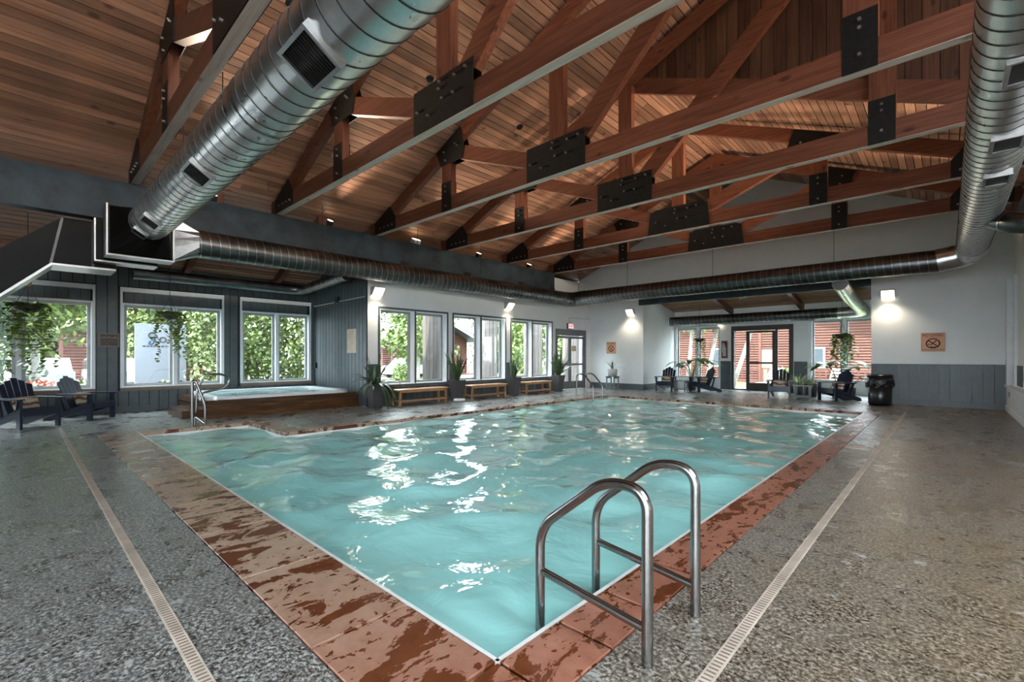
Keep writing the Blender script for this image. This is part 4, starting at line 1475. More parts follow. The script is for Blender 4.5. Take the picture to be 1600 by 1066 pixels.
obj('low_rail', MB().tube(fillet([(-11.0, 2.42, .02), (-11.0, 2.42, .20), (-10.93, 2.56, .05)], .05, 5), .024, 12), 'steel', ld3)
ht = thing('tub_handrail', 'looped steel handrail over the corner of the hot tub', 'handrail', (-12.2, 3.0, .4))
obj('loop', MB().tube(fillet([(-12.35, 2.74, .14), (-12.35, 2.76, .66), (-12.35, 2.93, .98), (-12.35, 3.26, .99), (-12.35, 3.44, .84), (-12.35, 3.30, .66), (-12.35, 2.86, .57), (-12.35, 2.82, .40)], [.1, .10, .10, .12, .12, .06], 6), .024, 14), 'steel', ht)

# ------------------------------------------------------------------ hot tub
tb = thing('hot_tub', 'sunken white hot tub in a dark wet timber platform', 'hot tub', (-13.4, 4.6, 0))
TX0, TX1, TY0, TY1 = -14.90, -12.10, 2.88, 6.56
obj('core', MB().box(TX0, TX1 - .03, TY0 + .03, TY1, 0, .30), 'grey_gap', tb)
for k, (z0, z1) in enumerate(((.0, .120), (.134, .252), (.266, .38))):
    piece('front_plank', 'tubwood', tb, TX1 - .03, TX1, TY0, TY1, z0, z1)
    piece('side_plank', 'tubwood', tb, TX0, TX1 - .03, TY0, TY0 + .03, z0, z1)
for k in range(3):
    piece('deck_plank', 'tubwood', tb, TX0, TX1 + .01, TY0 + k * .145, TY0 + k * .145 + .14, .38, .40)
for k in range(2):
    piece('deck_plank', 'tubwood', tb, TX1 - .13 - k * .145, TX1 + .01 - k * .145, TY0 + .44, TY1, .38, .40)


def rrect(x0, x1, y0, y1, r, n=6):
    out = []
    for cx, cy, a in ((x1 - r, y1 - r, 0), (x0 + r, y1 - r, PI / 2), (x0 + r, y0 + r, PI), (x1 - r, y0 + r, 3 * PI / 2)):
        for k in range(n + 1):
            out.append((cx + r * math.cos(a + PI / 2 * k / n), cy + r * math.sin(a + PI / 2 * k / n)))
    return out


sh = MB()
rings = []
for ins, z in ((0, .36), (0, .45), (.02, .475), (.16, .475), (.19, .45), (.26, .32)):
    rings.append([(p[0], p[1], z) for p in rrect(-14.75 + ins, -12.17 - ins, 3.12 + ins, 6.42 - ins, .35 - ins * .6)])
n = len(rings[0])
sh.add([p for r in rings for p in r], [(i * n + k, i * n + (k + 1) % n, (i + 1) * n + (k + 1) % n, (i + 1) * n + k) for i in range(len(rings) - 1) for k in range(n)], True)
obj('shell', sh, 'acrylic', tb)
obj('tub_water', MB().add([(*p, .425) for p in rrect(-14.55, -12.37, 3.32, 6.22, .28)], [tuple(range(n))]), 'water', tb)
obj('step', MB().box(-13.80, -12.42, 2.50, 2.88, 0, .14), 'grey_gap', tb)
for k in range(2):
    piece('step_tread', 'tubwood', tb, -13.85, -12.38, 2.48 + k * .2, 2.67 + k * .2, .14, .18)
piece('step_riser', 'tubwood', tb, -13.82, -12.40, 2.485, 2.50, .0, .14)
piece('step_end', 'tubwood', tb, -12.42, -12.40, 2.50, 2.88, .0, .14)


# ------------------------------------------------------------------ furniture
def leaf_blade(m, base, direction, length, width, droop, seg=7, fold=.25, tip=.02):
    d = Vector(direction).normalized()
    side = d.cross(Vector((0, 0, 1)))
    side = side.normalized() if side.length > .05 else Vector((1, 0, 0))
    vs, fs = [], []
    p = Vector(base); cur = d.copy()
    for i in range(seg + 1):
        t = i / seg
        w = width * (math.sin(PI * min(1, .18 + t * .82)) ** .7 * (1 - .15 * t) + tip * (1 - t)) * .5
        nrm = side.cross(cur).normalized()
        vs += [p - side * w + nrm * w * fold, p, p + side * w + nrm * w * fold]
        cur = (cur + Vector((0, 0, -1)) * droop / seg).normalized()
        p = p + cur * (length / seg)
    for i in range(seg):
        a = 3 * i
        fs += [(a, a + 1, a + 4, a + 3), (a + 1, a + 2, a + 5, a + 4)]
    return m.add(vs, fs, True)


def make_chair():
    """adirondack chair, local: faces -Y, base at origin"""
    t = thing('adirondack_chair', 'tmp', 'chair', (0, 0, 0), 0, 'navy adirondack chairs')
    mk = lambda nm, mb: obj(nm, mb, 'navy', t, True)
    for s in (-1, 1):
        mk('front_leg', MB().box(s * .30 - .022, s * .30 + .022, -.40, -.30, 0, .56))
        mk('stringer', MB().prism([(-.42, .26), (-.42, .38), (-.30, .385), (.62, .09), (.66, 0), (.50, 0)], 'x', s * .25 - .02, s * .25 + .02))
        mk('armrest', MB().prism([(s * .22, .30), (s * .36, .34), (s * .40, -.30), (s * .36, -.46), (s * .27, -.46), (s * .25, -.2)], 'z', .56, .585))
        mk('arm_bracket', MB().prism([(-.38, .56), (-.32, .56), (-.34, .38)], 'x', s * .335 - .012, s * .335 + .012))
        mk('back_post', MB().prism([(.20, .20), (.25, .20), (.36, .58), (.31, .58)], 'x', s * .27 - .02, s * .27 + .02))
    mk('front_apron', MB().box(-.28, .28, -.44, -.42, .25, .385))
    for k in range(5):
        y = -.42 + k * .105
        z = .385 - max(0, k - .5) * .034
        mk('seat_slat', MB().prism([(y, z), (y + .095, z - .031), (y + .095, z - .009), (y, z + .022)], 'x', -.29, .29))
    hts = [.86, .93, .965, .93, .86]
    for k in range(5):
        x0 = -.265 + k * .108; x1 = x0 + .098
        h0 = hts[k] + (.0 if k == 2 else (-.03 if k < 2 else .0)); h1 = hts[k] + (.0 if k == 2 else (.0 if k < 2 else -.03))
        b = MB()
        sx = lambda x, z: x * (0.86 + .14 * (z - .2) / .7)
        yo = lambda z: .10 + (z - .2) * .42
        vs = []
        for dy in (0, .022):
            vs += [(sx(x0, .2), yo(.2) + dy, .2), (sx(x1, .2), yo(.2) + dy, .2), (sx(x1, h1), yo(h1) + dy, h1), (sx(x0, h0), yo(h0) + dy, h0)]
        b.add(vs, [(0, 1, 2, 3), (7, 6, 5, 4), (1, 0, 4, 5), (2, 1, 5, 6), (3, 2, 6, 7), (0, 3, 7, 4)])
        mk('back_slat', b)
    mk('back_rail', MB().box(-.27, .27, .275, .30, .52, .58))
    return t


def make_pillow():
    n = 12
    m = MB()
    for s in (1, -1):
        vs, fs = [], []
        for i in range(n + 1):
            for j in range(n + 1):
                u, v = -1 + 2 * i / n, -1 + 2 * j / n
                th = .065 * max(0, (1 - u ** 4) * (1 - v ** 4)) ** .5
                pin = 1 - .07 * (u * u * v * v)
                vs.append((.21 * u * pin, s * th, .15 * v * pin))
        for i in range(n):
            for j in range(n):
                a = i * (n + 1) + j
                q = (a, a + 1, a + n + 2, a + n + 1)
                fs.append(q if s > 0 else q[::-1])
        m.add(vs, fs, True)
    return m.mesh('pillow')


PIL = make_pillow(); PIL.materials.append(M['pillow'])
proto = make_chair()
chairs = [
    ((-13.30, .12, 0), 117, 'leftmost navy adirondack chair under the left alcove window', 'patterned pillow on the leftmost adirondack chair'),
    ((-14.05, 1.02, 0), 136, 'navy adirondack chair standing before the grey column', 'patterned pillow on the chair before the grey column'),
    ((-8.32, 18.05, 0), 8, 'navy adirondack chair against the white alcove corner', 'patterned pillow on the chair in the white alcove corner'),
    ((-7.05, 18.55, 0), -38, 'navy adirondack chair left of the far glass door', 'patterned pillow on the chair left of the far door'),
    ((-4.12, 17.62, 0), 8, 'navy adirondack chair right of the far glass door', 'patterned pillow on the chair right of the far door'),
    ((-2.55, 17.75, 0), -35, 'navy adirondack chair beside the black trash can', 'patterned pillow on the chair beside the trash can'),
]
for i, (loc, rz, lab, plab) in enumerate(chairs):
    c = proto if i == 0 else copy_tree(proto)
    c.location = loc; c.rotation_euler = (0, 0, math.radians(rz)); c['label'] = lab
    p = bpy.data.objects.new('pillow', PIL); COL.objects.link(p)
    tag(p, plab, 'pillow', 'patterned chair pillows')
    mt = Matrix.Translation(Vector(loc)) @ Matrix.Rotation(math.radians(rz), 4, 'Z') @ Matrix.Translation((0, .045, .46)) @ Matrix.Rotation(math.radians(-20), 4, 'X')
    p.matrix_world = mt


def side_table(loc, rz, lab, mat='greypoly', w=.24, h=.44):
    t = thing('side_table', lab, 'table', loc, math.radians(rz), 'small slatted side tables')
    for k in range(4):
        obj('top_slat', MB().box(-w + k * w / 2 + .006, -w + (k + 1) * w / 2 - .006, -w, w, h - .025, h), mat, t, True)
    for sx in (-1, 1):
        for sy in (-1, 1):
            obj('leg', MB().box(sx * (w - .045) - .02, sx * (w - .045) + .02, sy * (w - .045) - .02, sy * (w - .045) + .02, 0, h - .025), mat, t, True)
        obj('stretcher', MB().box(sx * (w - .045) - .015, sx * (w - .045) + .015, -w + .06, w - .06, .07, .11), mat, t, True)
        obj('apron', MB().box(sx * (w - .02) - .01, sx * (w - .02) + .01, -w + .03, w - .03, h - .09, h - .027), mat, t, True)
        obj('end_stretcher', MB().box(-w + .06, w - .06, sx * (w - .045) - .015, sx * (w - .045) + .015, .07, .11), mat, t, True)


side_table((-7.75, 18.1, 0), 10, 'small grey side table between the two chairs left of the door')
side_table((-3.45, 17.62, 0), 5, 'small grey side table between the two chairs right of the door')
side_table((-10.35, 17.25, 0), 0, 'small grey stand holding a potted plant by the end wall', 'greypoly', .22, .56)

# benches
def bench(y0, y1, lab):
    xb, xf, h = -11.56, -11.10, .46
    t = thing('bench', lab, 'bench', ((xb + xf) / 2, (y0 + y1) / 2, 0), 0, 'teak benches under the windows')
    for k in range(4):
        a = xb + k * (xf - xb) / 4
        piece('seat_slat', 'teak', t, a + .004, a + (xf - xb) / 4 - .004, y0, y1, h - .03, h)
    for y in (y0 + .10, y1 - .10):
        for x in (xb + .05, xf - .05):
            piece('leg', 'teak', t, x - .03, x + .03, y - .03, y + .03, 0, h - .03)
        piece('end_rail', 'teak', t, xb + .08, xf - .08, y - .02, y + .02, .11, .16)
    for x in (xb + .05, xf - .05):
        piece('apron', 'teak', t, x - .015, x + .015, y0 + .13, y1 - .13, h - .09, h - .03)
    piece('stretcher', 'teak', t, xf - .07, xf - .03, y0 + .13, y1 - .13, .11, .16)


bench(7.20, 9.02, 'low teak bench under the window pair nearest the hot tub')
bench(9.90, 11.62, 'low teak bench under the middle window pair')
bench(12.55, 14.10, 'low teak bench under the window pair nearest the exit door')


def tall_planter(loc, lab, plab, n, hgt, seed, spread=1.0, leaves_droop=.25, w=.20, h=.66, mat='planter'):
    r = random.Random(seed)
    x, y, _ = loc
    t = thing('planter', lab, 'planter', loc, 0, 'tall tapered planters')
    b, a = w * .62, w
    m = MB()
    vs = []
    for s, z in ((b, 0), (a, h), (a - .03, h), (a - .035, h - .06)):
        vs += [(-s, -s, z), (s, -s, z), (s, s, z), (-s, s, z)]
    fs = [(3, 2, 1, 0)] + [(4 * i + k, 4 * i + (k + 1) % 4, 4 * i + 4 + (k + 1) % 4, 4 * i + 4 + k) for i in range(3) for k in range(4)]
    obj('pot', m.add(vs, fs), mat, t, True)
    obj('soil', MB().box(-a + .035, a - .035, -a + .035, a - .035, h - .07, h - .05), 'soil', t, True)
    pt = thing('snake_plant', plab, 'plant', (x, y, h - .05), 0, 'spiky plants in the tall planters')
    for k in range(n):
        an = 2 * PI * k / n + r.uniform(-.3, .3)
        out = (r.uniform(.12, .75) if spread < 1.5 else r.uniform(.15, 1.0)) * spread
        d = (math.cos(an) * out * (.12 if math.cos(an) < 0 else 1), math.sin(an) * out, 1.0)
        lm = leaf_blade(MB(), (math.cos(an) * .05, math.sin(an) * .05, 0), d, hgt * r.uniform(.55, 1.1), r.uniform(.065, .10), leaves_droop * r.uniform(.3, 2.0) * out * 2)
        obj('leaf', lm, 'leaf_dark', pt, True)


tall_planter((-11.30, 6.62, 0), 'tall charcoal planter at the corner beside the hot tub', 'wide arching spiky plant in the planter beside the hot tub', 38, .95, 3, 1.7, .7)
tall_planter((-11.26, 9.46, 0), 'tall charcoal planter between the first two benches', 'upright spiky plant between the first two benches', 22, 1.0, 5, .8, .25)
tall_planter((-11.26, 12.08, 0), 'tall charcoal planter between the last two benches', 'short spiky plant between the last two benches', 18, .72, 8, .55, .2)
tall_planter((-11.22, 14.62, 0), 'tall charcoal planter next to the grey exit door', 'bushy spiky plant next to the grey exit door', 28, 1.05, 13, 1.15, .5)
# small white thing at the foot of a planter
wt = thing('floor_ring', 'small white ring shaped object on the deck beside a planter', 'ring', (-10.98, 9.32, 0))
vs, fs = [], []
for i in range(24):
    for k in range(10):
        a, b = 2 * PI * i / 24, 2 * PI * k / 10
        rr = .13 + .045 * math.cos(b)
        vs.append((rr * math.cos(a), rr * math.sin(a) * 1.1, .05 + .045 * math.sin(b)))
for i in range(24):
    for k in range(10):
        fs.append((i * 10 + k, ((i + 1) % 24) * 10 + k, ((i + 1) % 24) * 10 + (k + 1) % 10, i * 10 + (k + 1) % 10))
obj('ring', MB().add(vs, fs, True), 'trim', wt, True)
obj('dark_base', MB().lathe([(.001, .0), (.11, .0), (.11, .03), (.001, .03)], seg=20), 'black', wt, True)

# pot on the stand
pp = thing('plant_pot', 'pale grey pot with thin spiky leaves on the small stand', 'potted plant', (-10.35, 17.25, .56))
obj('pot', MB().lathe([(.001, 0), (.15, 0), (.19, .02), (.205, .30), (.185, .30), (.18, .26), (.001, .26)], seg=24), 'concrete', pp, True)
rr_ = random.Random(4)
for k, (an, out, ln) in enumerate(((2.6, .7, .6), (2.0, .35, .42), (.5, .4, .42), (1.2, .2, .5), (0.0, 1.2, .75), (3.4, .3, .38), (5.0, .5, .4))):
    obj('leaf', leaf_blade(MB(), (0, 0, .26), (math.cos(an) * out, math.sin(an) * out * .4, 1), ln, .055, .3 + out * .8), 'leaf_dark', pp, True)


def big_plant(loc, lab, n, ln, wd, seed, pot=.2):
    r = random.Random(seed)
    t = thing('broadleaf_plant', lab, 'plant', loc, 0, 'broad leaved plants in the far alcove')
    obj('pot', MB().lathe([(.001, 0), (pot * .75, 0), (pot, .36), (pot - .025, .36), (pot - .03, .30), (.001, .30)], seg=20), 'planter', t, True)
    for k in range(n):
        an = 2 * PI * k / n + r.uniform(-.25, .25)
        out = r.uniform(.35, 1.0)
        L = ln * r.uniform(.7, 1.1)
        p0 = Vector((0, 0, .3)); p1 = Vector((math.cos(an) * out * .35, math.sin(an) * out * .22, .3 + L * .6)); p2 = p1 + Vector((math.cos(an) * .18, math.sin(an) * .12, .14))
        st = obj('stalk', MB().tube([p0, p0.lerp(p1, .5) + Vector((0, 0, .05)), p1, p2], .010, 6), 'leaf_big', t, True)
        obj('leaf', leaf_blade(MB(), p2, (math.cos(an), math.sin(an) * .7, .35), L * .62, wd * 1.3, 1.2, 8, .12), 'leaf_big', t, True)


big_plant((-7.75, 19.2, 0), 'arching broad leaved plant behind the chairs left of the door', 16, 1.3, .22, 2)
big_plant((-2.75, 19.3, 0), 'upright broad leaved plant behind the chair by the trash can', 11, 1.15, .30, 6)
big_plant((-2.36, 18.75, 0), 'low broad leaved plant between the chair and trash can', 7, .5, .2, 9)
fn = thing('grass_plant', 'pale grassy plant in a dark pot behind the small table', 'plant', (-3.45, 18.75, 0))
obj('pot', MB().lathe([(.001, 0), (.19, 0), (.22, .45), (.19, .45), (.18, .40), (.001, .40)], seg=20), 'planter', fn, True)
gm = MB()
for k in range(90):
    an = rnd.uniform(0, 2 * PI); o_ = rnd.uniform(.2, 1.3)
    leaf_blade(gm, (0, 0, .4), (math.cos(an) * o_, math.sin(an) * o_, 1), rnd.uniform(.35, .6), .02, 1.6, 5)
g_ = obj('foliage', gm, 'fern', fn, True); g_['kind'] = 'stuff'
fn2 = thing('grass_plant', 'pale airy grassy plant beside the far door jamb', 'plant', (-3.95, 19.6, 0))
obj('pot', MB().lathe([(.001, 0), (.16, 0), (.2, .35), (.17, .35), (.16, .3), (.001, .3)], seg=20), 'planter', fn2, True)
gm = MB()
for k in range(110):
    an = rnd.uniform(0, 2 * PI); o_ = rnd.uniform(.2, 1.0)
    leaf_blade(gm, (0, 0, .3), (math.cos(an) * o_, math.sin(an) * o_, 1), rnd.uniform(.4, .75), .022, 1.5, 5)
g_ = obj('foliage', gm, 'fern', fn2, True); g_['kind'] = 'stuff'


def hanging_basket(loc, lab, r, strands, length, seed, mat='darkcast', top=None, leafs=.05, shell=True):
    q = random.Random(seed)
    t = thing('hanging_basket', lab, 'hanging plant', loc, 0, 'hanging plant baskets')
    if shell:
        obj('bowl', MB().lathe([(.001, -r * .62), (r * .45, -r * .55), (r * .85, -r * .22), (r, 0), (r * .95, 0), (r * .8, -.03), (.001, -.03)], seg=22), mat, t, True)
    for k in range(3):
        a = 2 * PI * k / 3
        obj('chain', MB().tube([(r * .95 * math.cos(a), r * .95 * math.sin(a), 0), (0, 0, .42)], .006, 5), 'black', t, True)
    obj('hook', MB().tube([(0, 0, .42), (0, 0, top - loc[2])], .006, 5), 'black', t, True)
    m = MB()
    for s in range(strands):
        a = q.uniform(0, 2 * PI)
        p = Vector((math.cos(a) * r * .9, math.sin(a) * r * .9, .02))
        L = length * q.uniform(.35, 1.0)
        nn = int(L / .055)
        drift = Vector((q.uniform(-.012, .012), q.uniform(-.012, .012), 0))
        for k in range(nn):
            p = p + Vector((math.cos(a) * (.02 if k < 3 else 0), math.sin(a) * (.02 if k < 3 else 0), .02 if k < 2 else -.055)) + drift + Vector((q.uniform(-.012, .012), q.uniform(-.012, .012), 0))
            an = q.uniform(0, 2 * PI)
            leaf_blade(m, p, (math.cos(an), math.sin(an), -.2), leafs * q.uniform(1.0, 2.0), leafs * q.uniform(.8, 1.4), .6, 3, .15)
    for k in range(int(strands * 3)):
        a = q.uniform(0, 2 * PI)
        leaf_blade(m, (q.uniform(-r, r) * .6, q.uniform(-r, r) * .6, 0), (math.cos(a), math.sin(a), q.uniform(.4, 1.5)), leafs * q.uniform(1.2, 2.6), leafs * q.uniform(.8, 1.3), .8, 3, .15)
    v = obj('vine_foliage', m, 'vine', t, True); v['kind'] = 'stuff'
    return t


hb1 = hanging_basket((-13.6, .13, 2.42), 'trailing vine in a dark hanging bowl before the leftmost window', .24, 26, 1.55, 3, top=4.31, leafs=.07)
sp = MB()
for k in range(14):
    a = 2 * PI * k / 14
    leaf_blade(sp, (0, 0, .55), (math.cos(a), math.sin(a), .6), .26, .016, 1.2, 4)
obj('air_plant', sp, 'rug', hb1, True)
obj('air_plant_pot', MB().lathe([(.001, .40), (.05, .42), (.065, .55), (.001, .55)], seg=12), 'sign_tan', hb1, True)
hanging_basket((-13.5, 2.47, 2.40), 'trailing vine in a dark hanging bowl before the sign window', .20, 17, 1.35, 8, top=4.35, leafs=.07)
hanging_basket((-7.59, 19.6, 2.10), 'small trailing plant hanging at the far alcove left window', .17, 26, 1.1, 5, 'basket', top=3.588, leafs=.05)
hanging_basket((-2.66, 19.6, 2.12), 'leafy trailing plant hanging at the far alcove right window', .19, 24, 1.3, 9, 'basket', top=3.5, leafs=.085)

# trash can
tc = thing('trash_can', 'black lidless trash can with a crumpled bin bag by the end wall', 'trash can', (-1.42, 17.05, 0))
obj('can', MB().lathe([(.001, .01), (.25, .01), (.27, .04), (.285, .70), (.275, .70), (.26, .1), (.001, .06)], seg=32), 'black', tc, True)
vs, fs = [], []
S, Rn = 48, 9
for i in range(Rn):
    tz = i / (Rn - 1)
    for k in range(S):
        a = 2 * PI * k / S
        ruf = .018 * math.sin(a * 9 + i * 1.3) + .014 * math.sin(a * 17 - i * 2.1)
        rr = (.300 + .03 * math.sin(tz * PI) + ruf * (.3 + tz)) if i else .280
        z = .79 - tz * .27 + (.03 * math.sin(a * 5 + 1) if i == Rn - 1 else 0)
        vs.append((rr * math.cos(a), rr * math.sin(a), z if i else .74))
for i in range(Rn - 1):
    for k in range(S):
        k2 = (k + 1) % S
        fs.append((i * S + k, (i + 1) * S + k, (i + 1) * S + k2, i * S + k2))
obj('bin_bag', MB().add(vs, fs, True), 'bag', tc, True)
obj('rim', MB().lathe([(.275, .80), (.295, .81), (.305, .84), (.295, .87), (.27, .86), (.265, .82)], seg=32), 'black', tc, True)
obj('collar', MB().lathe([(.285, .70), (.292, .72), (.292, .82), (.28, .82)], seg=32), 'black', tc, True)

# ------------------------------------------------------------------ outdoors
gr = MB().box(-90, 60, -60, 110, -.45, -.25)
struct('ground_outside', gr, 'path', 'pale paved ground outside the building', 'ground')
struct('lawn_outside', MB().box(-28, -16.5, 9, 34, -.25, -.22), 'grass', 'green lawn outside the white wall windows', 'lawn')
struct('lawn_far', MB().box(-14, 6, 25.2, 31, -.25, -.22), 'grass', 'green lawn beyond the far glass door', 'lawn')


def leaf_cloud(m, c, rad, n, size, r, squash=1.0):
    cx, cy, cz = c
    vs, fs = [], []
    for k in range(n):
        d = Vector((r.gauss(0, 1), r.gauss(0, 1), r.gauss(0, 1))).normalized() * (r.random() ** .42)
        p = Vector((cx + d.x * rad[0], cy + d.y * rad[1], cz + d.z * rad[2]))
        a = Vector((r.gauss(0, 1), r.gauss(0, 1), r.gauss(0, 1))).normalized()
        b = a.orthogonal().normalized()
        s = size * r.uniform(.6, 1.4)
        o = len(vs)
        vs += [p - a * s, p + b * s * .6, p + a * s, p - b * s * .6]
        fs.append((o, o + 1, o + 2, o + 3))
    m.add(vs, fs)


def tree(x, y, h, rx, lab, n, size, seed, mat='tree_a', trunk_h=None, low=.0):
    r = random.Random(seed)
    t = thing('tree', lab, 'tree', (x, y, -.25), 0, 'trees outside the windows')
    obj('trunk', MB().tube([(0, 0, 0), (.1 * r.uniform(-1, 1), .1, h * .5), (.15 * r.uniform(-1, 1), .0, h * .92)], [.13, .10, .03], 8), 'bark', t, True)
    m = MB()
    for k in range(9):
        zz = low + (h - low) * (k + .5) / 9
        w = rx * (1.0 if mat != 'tree_b' else max(.18, 1.15 - k / 8))
        for j in range(3):
            a = r.uniform(0, 2 * PI)
            leaf_cloud(m, (math.cos(a) * w * .45, math.sin(a) * w * .45, zz), (w * .62, w * .62, (h - low) / 9 * .95), n // 27, size, r)
    f = obj('crown', m, mat, t, True)
    return t


def shrub(x, y, h, rx, lab, n, size, seed, mat='tree_a'):
    r = random.Random(seed)
    t = thing('shrub', lab, 'shrub', (x, y, -.25), 0, 'shrubs outside the windows')
    obj('stem', MB().tube([(0, 0, 0), (.02, 0, h * .6)], .03, 6), 'bark', t, True)
    m = MB()
    leaf_cloud(m, (0, 0, h * .55), (rx, rx, h * .5), n, size, r)
    obj('foliage', m, mat, t, True)


# hot tub alcove side
tree(-18.3, 7.4, 6.0, 1.5, 'dense leafy aspen filling the window above the hot tub', 9000, .075, 11)
tree(-18.6, 5.2, 6.0, 1.4, 'leafy aspen outside just right of the lettered sign', 9000, .075, 12)
tree(-22.5, 3.6, 7.5, 1.9, 'tall leafy aspen behind the lettered sign', 7000, .10, 13, low=1.8)
tree(-26.0, .4, 9.5, 2.8, 'spreading pale green tree beside the log cabin', 9000, .13, 14, low=2.4)
tree(-24.5, -2.4, 9.0, 2.6, 'silvery blue spruce outside the leftmost window', 9000, .12, 15, 'tree_b', low=.6)
tree(-34.0, 9.0, 11.0, 3.6, 'large background tree beyond the aspens', 6000, .22, 16, low=.5)
tree(-40.0, 2.0, 13.0, 4.5, 'tall background tree behind the log cabin', 6000, .26, 17, low=.5)
shrub(-17.6, 1.2, .95, .75, 'yellow green bush outside behind the second armchair', 1800, .06, 21)
shrub(-17.4, 3.2, .9, .55, 'dark spiky shrub at the foot of the lettered sign', 1200, .05, 22)
for k, (x, y) in enumerate(((-17.4, -.55), (-18.2, .35), (-17.2, -1.3))):
    r = random.Random(30 + k)
    t = thing('flower_clump', ['red flower clump behind the leftmost armchair', 'red flower clump in front of the pale boulder', 'red flower clump at the left edge of the view'][k], 'flowers', (x, y, -.25), 0, 'red flower clumps outside')
    m = MB(); leaf_cloud(m, (0, 0, .45), (.55, .55, .42), 900, .05, r); obj('leaves', m, 'tree_a', t, True)
    m = MB(); leaf_cloud(m, (0, 0, .72), (.52, .52, .30), 320, .045, r); o = obj('blossom', m, 'flower', t, True); o['kind'] = 'stuff'
bd = MB().lathe([(.001, 0), (.95, 0), (1.02, .3), (.85, .62), (.5, .82), (.001, .86)], seg=18, sx=1.0, sy=1.15)
o = obj('boulder', bd, 'boulder'); o.location = (-22.2, 1.6, -.3); tag(o, 'rounded pale boulder outside behind the flowers', 'boulder')


def cabin(x, y, w, d, h, lab, ridge_h, facing):
    """log house; front wall towards +X when facing == 'x', towards -Y when 'y'"""
    t = thing('log_cabin', lab, 'building', (x, y, -.25), 0 if facing == 'x' else -PI / 2, 'log buildings outside')
    n = int(h / .16)
    obj('wall_core', MB().box(-d, -.06, -w / 2 + .06, w / 2 - .06, 0, h), 'cabin', t, True)
    for k in range(n):
        z = .08 + k * .16
        obj('log', MB().tube([(0 - .1, -w / 2, z), (0 - .1, w / 2, z)], .088, 8), 'cabin', t, True)
        obj('side_log', MB().tube([(-.1, -w / 2 + .1, z), (-d, -w / 2 + .1, z)], .088, 8), 'cabin', t, True)
    obj('gable', MB().prism([(-w / 2, h), (w / 2, h), (0, h + ridge_h)], 'x', -.3, -.02), 'cabin', t, True)
    ov = .7
    s = ridge_h / (w / 2)
    for sg in (-1, 1):
        obj('roof_slope', MB().prism([(0, h + ridge_h + .05), (0, h + ridge_h + .25), (sg * (w / 2 + ov), h - ov * s + .25), (sg * (w / 2 + ov), h - ov * s + .05)], 'x', -d - .5, 1.5), 'roof', t, True)
        obj('fascia', MB().prism([(0, h + ridge_h - .12), (0, h + ridge_h + .06), (sg * (w / 2 + ov), h - ov * s + .06), (sg * (w / 2 + ov), h - ov * s - .12)], 'x', 1.45, 1.52), 'trim', t, True)
    for yy in (-w * .24, w * .22):
        wd_ = obj('window', MB().box(.0, .06, yy - .55, yy + .55, .95, 2.2), 'trim', t, True)
        obj('window_pane', MB().box(.06, .07, yy - .46, yy - .03, 1.03, 2.12), 'carglass', wd_, True)
        obj('window_pane', MB().box(.06, .07, yy + .03, yy + .46, 1.03, 2.12), 'carglass', wd_, True)
    obj('door', MB().box(.0, .05, -.45, .45, .1, 2.1), 'sill', t, True)
    for yy in (-w / 2, 0, w / 2):
        obj('porch_post', MB().box(1.30, 1.44, yy - .07, yy + .07, 0, h), 'cabin', t, True)
    obj('porch_rail', MB().box(1.34, 1.40, -w / 2, w / 2, .85, .93), 'cabin', t, True)
    q = -w / 2 + .15
    while q < w / 2:
        obj('baluster', MB().box(1.35, 1.39, q - .03, q + .03, .1, .85), 'cabin', t, True)
        q += .3
    obj('porch_floor', MB().box(0, 1.5, -w / 2, w / 2, 0, .1), 'cabin', t, True)


cabin(-34.5, 5.0, 7.0, 6, 3.2, 'red brown log cabin beyond the lettered sign', 1.7, 'x')
cabin(-33.0, 24.5, 9.0, 6, 3.2, 'red brown log cabin seen through the white wall windows', 1.9, 'x')
cabin(-8.5, 33.0, 12.0, 7, 4.6, 'long red log building beyond the far glass door', 2.0, 'y')
cabin(4.5, 34.0, 10.0, 7, 4.4, 'red log building seen through the far right window', 2.0, 'y')


def car(x, y, rz, lab):
    t = thing('car', lab, 'car', (x, y, -.22), rz, 'parked white cars')
    prof = [(-2.1, .35), (-2.15, .75), (-1.9, .95), (-1.4, 1.0), (-.9, 1.48), (.9, 1.55), (1.6, 1.0), (2.1, .95), (2.2, .45), (2.1, .35)]
    obj('body', MB().prism(prof, 'y', -.85, .85), 'carwhite', t, True)
    obj('side_glass', MB().prism([(-1.2, 1.02), (-.82, 1.42), (.82, 1.48), (1.35, 1.02)], 'y', -.87, .87), 'carglass', t, True)
    for sx in (-1.35, 1.35):
        for sy in (-.8, .8):
            obj('wheel', MB().tube([(sx, sy - .1, .33), (sx, sy + .1, .33)], .33, 18), 'black', t, True)


car(-29.0, .6, .1, 'white car parked near the cabin, left of the pair')
car(-29.3, 3.0, 0, 'white car parked near the cabin, right of the pair')
car(-29.0, 20.0, PI / 2, 'white car seen through the white wall windows')

